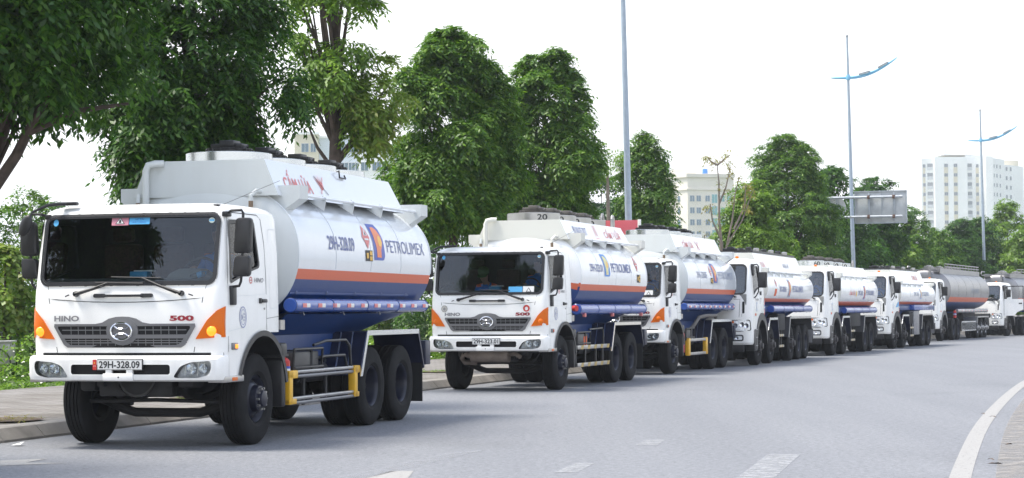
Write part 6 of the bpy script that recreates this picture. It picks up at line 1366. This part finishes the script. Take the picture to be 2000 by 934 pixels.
mb = MB(); mb.tube([(-1.9, 0, .34), (-1.8, 0, .7), (-1.35, 0, .5)], .025, BLACKP, 8); mb.tube([(.0, -.35, .82), (.0, -.33, 1.0), (.0, .33, 1.0), (.0, .35, .82)], .018, BLACKP, 8); mb.tube([(-.02, -.5, .335), (-.02, .5, .335)], .02, CHASS, 8); mb.build('frame', root)
mb = MB(); mb.prism([(-1.75, -.09), (-1.45, -.03), (-1.45, .03), (-1.75, .09)], 'z', .78, .84, BLACKP, .015); mb.build('saddle', root)
mb = MB(); mb.add([(-5.98, 24.15, .012), (-5.86, 24.10, .02), (-5.84, 24.24, .05), (-5.95, 24.28, .016)], [(0, 1, 2, 3)], PWHITE, False); mb.build('paper_scrap', None, 'crumpled white paper scrap lying against the kerb at the left edge', 'litter')
# dry leaves on the shoulder
rng = np.random.default_rng(9)
for k in range(9):
    z = rng.uniform(19.5, 34); X, Y, a_ = along(z, 0); i = int(np.argmin(abs(_z - z))); d = 11.15 + rng.uniform(0, .9); mb = MB(); s = rng.uniform(.04, .08); cx, cy = X + NRM[i][0] * d, Y + NRM[i][1] * d; t = rng.uniform(0, 3)
    mb.add([(cx - s * math.cos(t), cy - s * math.sin(t), .016), (cx + s * .3, cy - s * .3, .035), (cx + s * math.cos(t), cy + s * math.sin(t), .02), (cx - s * .3, cy + s * .3, .032)], [(0, 1, 2, 3)], mat('dead_leaf', (.10, .07, .05), .9), False); mb.build('dead_leaf', None, 'small dry dark leaf lying on the dusty shoulder beside the white edge line', 'leaf', None, 'dry leaves on the dusty shoulder')

# ------------------------------------------------------------------ buildings
def window_part(par, x, y, z, w_, h, frame, pane, rz=0, mull=1, depth=.12, name='window'):
    mb = MB(); t = .06
    mb.box(-w_ / 2 - t, w_ / 2 + t, -.05, .03, -t, 0, frame); mb.box(-w_ / 2 - t, w_ / 2 + t, -.05, .03, h, h + t, frame); mb.box(-w_ / 2 - t, -w_ / 2, -.05, .03, 0, h, frame); mb.box(w_ / 2, w_ / 2 + t, -.05, .03, 0, h, frame)
    for k in range(mull): q = -w_ / 2 + w_ * (k + 1) / (mull + 1); mb.box(q - .03, q + .03, -.04, .03, 0, h, frame)
    key = (w_, h, frame.name, mull, 'f')
    if key not in _wc: _wc[key] = mb.mesh('window')
    o = obj(name, _wc[key], par, loc=(x, y, z)); o.rotation_euler = (0, 0, rz)
    k2 = (w_, h, pane.name, 'p')
    if k2 not in _wc: m2 = MB(); m2.add([(-w_ / 2, -.012, 0), (w_ / 2, -.012, 0), (w_ / 2, -.012, h), (-w_ / 2, -.012, h)], [(0, 1, 2, 3)], pane, False); _wc[k2] = m2.mesh('pane')
    obj('pane', _wc[k2], o); return o
_wc = {}
BEIGE = mat('beige_render', (.74, .69, .60), .85, noise=.05, nscale=.2); BWH = mat('white_render', (.90, .90, .89), .85, noise=.05, nscale=.15); BCR = mat('cream_render', (.70, .64, .50), .85)
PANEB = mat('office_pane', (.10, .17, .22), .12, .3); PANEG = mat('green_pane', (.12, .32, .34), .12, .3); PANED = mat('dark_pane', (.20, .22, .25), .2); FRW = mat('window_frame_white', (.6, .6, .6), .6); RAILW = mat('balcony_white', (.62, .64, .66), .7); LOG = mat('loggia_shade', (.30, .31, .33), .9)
# beige office block
Z0 = 520.; sc_ = Z0 / FPX
root = empty('office_building', (at(1344, Z0), Z0, 0), 0, 'beige six-storey office block with square bluish windows behind the bare tree', 'building')
Wd = (1437 - 1344) * sc_; Ht = (606 - 346) * sc_ + 1.57; mb = MB()
mb.prism([(0, 0), (Wd, 3.0), (Wd - 3, 25), (-6.5, 20), (-4.2, 5.5)], 'z', 0, Ht, BEIGE); mb.build('wall', root)
mb = MB(); mb.prism([(-.3, -.5), (Wd + .4, 2.5), (Wd - 3, 25.5), (-6.9, 20.4), (-4.6, 5.2)], 'z', Ht, Ht + .9, BEIGE); mb.prism([(-.2, -.3), (Wd + .3, 2.7), (Wd - 3, 25.3), (-6.7, 20.2), (-4.4, 5.3)], 'z', Ht - 3.3, Ht - 2.9, BEIGE); mb.box(-3.2, 3.0, 8, 14, Ht + .9, Ht + 2.6, BEIGE); mb.box(4, 10, 9, 15, Ht + .9, Ht + 1.5, BEIGE); mb.lathe([(.7, 0), (.7, 1.2), (0, 1.4)], (5.5, 10, Ht + 1.5), 'z', LOGC, 14); mb.build('roof', root)
for fl in range(9):
    z = Ht - 6.2 - fl * 3.08
    if z < 2: break
    for c_, (px, w_, pn) in enumerate(((1353, 1.15, PANEB), (1366, 1.15, PANEB), (1384, 1.15, PANEB), (1398, 1.4, PANEG), (1414, 1.05, PANEG), (1427, 1.05, PANEG))):
        x = (px - 1344) * sc_; h = 1.45 if px != 1398 else 2.2; window_part(root, x, x / Wd * 3.0 - .06, z - (.4 if px == 1398 else 0), w_, h, FRW, pn, math.atan(3 / Wd))
    window_part(root, -2.0, 2.62 - .07, z, .9, 1.45, FRW, PANEB, -math.atan(5.5 / 4.2), 0)
# white apartment tower
Z0 = 700.; sc_ = Z0 / FPX
root = empty('apartment_tower', (at(1808, Z0), Z0, 0), 0, 'tall white apartment tower with cream bands beyond the far trees at right', 'building')
hz = lambda px: 608 - (px - 1000) * .0061
Xp = lambda px: (px - 1808) * sc_; Zp = lambda py, px=1880: (hz(px) - py) * sc_ + 1.57
mb = MB()
for (a, b, top, d0, d1) in ((1804, 1828, 308, 2, 9), (1828, 1892, 306, 0, 9), (1892, 1928, 302, 3, 22), (1928, 1942, 305, 0, 22)):
    mb.prism([(Xp(a), d0), (Xp(b), d0), (Xp(b), d1), (Xp(a), d1)], 'z', 0, Zp(top), BWH)
mb.prism([(Xp(1942), 1.), (Xp(1978), 10), (Xp(1978), 26), (Xp(1942), 22.5)], 'z', 0, Zp(308), BWH); mb.prism([(Xp(1978), 10.3), (Xp(2030), 20), (Xp(2030), 40), (Xp(1978), 26)], 'z', 0, Zp(318), BWH); mb.build('wall', root)
mb = MB(); mb.prism([(Xp(1842), 1), (Xp(1912), 4), (Xp(1912), 16), (Xp(1842), 16)], 'z', Zp(301), Zp(297), BWH); mb.box(Xp(1855), Xp(1900), 5, 14, Zp(303), Zp(295), BCR); mb.tube([(Xp(1859), 8, Zp(297)), (Xp(1859), 8, Zp(288))], .15, GALV, 6); mb.prism([(Xp(1950), 30), (Xp(2040), 34), (Xp(2040), 50), (Xp(1950), 46)], 'z', 0, Zp(300), BCR); mb.build('roof', root)
def bandx(px0, px1, d): 
    mb = MB(); mb.box(Xp(px0), Xp(px1), d - .05, d + .02, 2, Zp(326), BCR); mb.build('cream_band', root)
for px, w_, d in ((1809.5, 4.6, 2), (1850, 8, 0), (1868.5, 8, 0), (1915, 6, 3)): bandx(px - w_ / 2, px + w_ / 2, d)
for fl in range(13):
    z = Zp(326) - fl * 3.28
    if z < 3: break
    for px, d, w_ in ((1809.5, 2, .8), (1850, 0, 1.2), (1868.5, 0, 1.2), (1915, 3, .8)): window_part(root, Xp(px), d - .08, z, w_, 1.1, RAILW, PANED, 0, 1)
    for px, d in ((1821, 2), (1899, 3)):
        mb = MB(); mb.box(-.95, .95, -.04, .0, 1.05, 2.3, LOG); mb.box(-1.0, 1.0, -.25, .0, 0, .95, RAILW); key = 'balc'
        if key not in _wc: _wc[key] = mb.mesh('balcony')
        o_ = obj('balcony', _wc[key], root, loc=(Xp(px), d - .03, z - .9))
    for px in (1947, 1955, 1965):
        t = (px - 1942) / 36; window_part(root, Xp(px), 1. + 9 * t - .12, z - .2, .6 if px == 1947 else 1.0, 1.2, RAILW, PANED if px != 1955 else LOG, math.atan2(9, Xp(1978) - Xp(1942)), 0)
    for px in (1984, 1995):
        t = (px - 1978) / 52; window_part(root, Xp(px), 10.3 + 9.7 * t - .12, z - .6, 1.1, 1.3, RAILW, PANED, math.atan2(9.7, Xp(2030) - Xp(1978)), 0)
# pale apartment block behind the sparse tree
Z0 = 330.; sc_ = Z0 / FPX
root = empty('apartment_block', (at(585, Z0), Z0, 0), 0, 'pale apartment block seen through the sparse tree above the nearest tank', 'building'); Xq = lambda px: (px - 585) * sc_; Zq = lambda py: (608 + 2.0 - py) * sc_ + 1.57
mb = MB(); mb.box(Xq(575), Xq(622), 0, 14, 0, Zq(262), BCR); mb.box(Xq(622), Xq(700), 1.5, 14, 0, Zq(268), mat('pale_blue_render', (.66, .72, .78), .85)); mb.box(Xq(700), Xq(770), .5, 14, 0, Zq(286), BWH); mb.build('wall', root)
mb = MB(); mb.box(Xq(574), Xq(623), -.2, 14.2, Zq(262), Zq(262) + .4, BWH); mb.box(Xq(622), Xq(701), 1.3, 14.2, Zq(268), Zq(268) + .4, BWH); mb.box(Xq(700), Xq(771), .3, 14.2, Zq(286), Zq(286) + .4, BWH); mb.build('roof', root)
for fl in range(8):
    z = Zq(296) - fl * 1.62 * 1.9
    for px, d, w_ in ((596, 0, 1.1), (612, 0, .8), (672, 1.5, 1.1), (686, 1.5, 1.0), (697, 1.5, .6), (712, .5, 1.1), (736, .5, 1.4), (752, .5, 1.0)): 
        if z > 1: window_part(root, Xq(px), d - .06, z, w_, 1.35, FRW, PANEB, 0, 1)

# ------------------------------------------------------------------ haze
mb = MB(); mb.box(-1600, 2600, -220, 3300, -1.03, 120, None) if False else mb.box(-1600, 2600, -220, 3300, -1.03, 120, None)
hm = bpy.data.materials.new('haze'); hm.use_nodes = True; n = hm.node_tree; n.nodes.clear(); o_ = N(n, 'ShaderNodeOutputMaterial'); v_ = N(n, 'ShaderNodeVolumePrincipled')
v_.inputs['Color'].default_value = (.9, .95, 1, 1); v_.inputs['Density'].default_value = .0004; v_.inputs['Anisotropy'].default_value = .3; n.links.new(v_.outputs[0], o_.inputs['Volume'])
mb.mats = [hm]; mb.build('haze', kind='stuff', label='thin pale haze in the air', cat='haze')
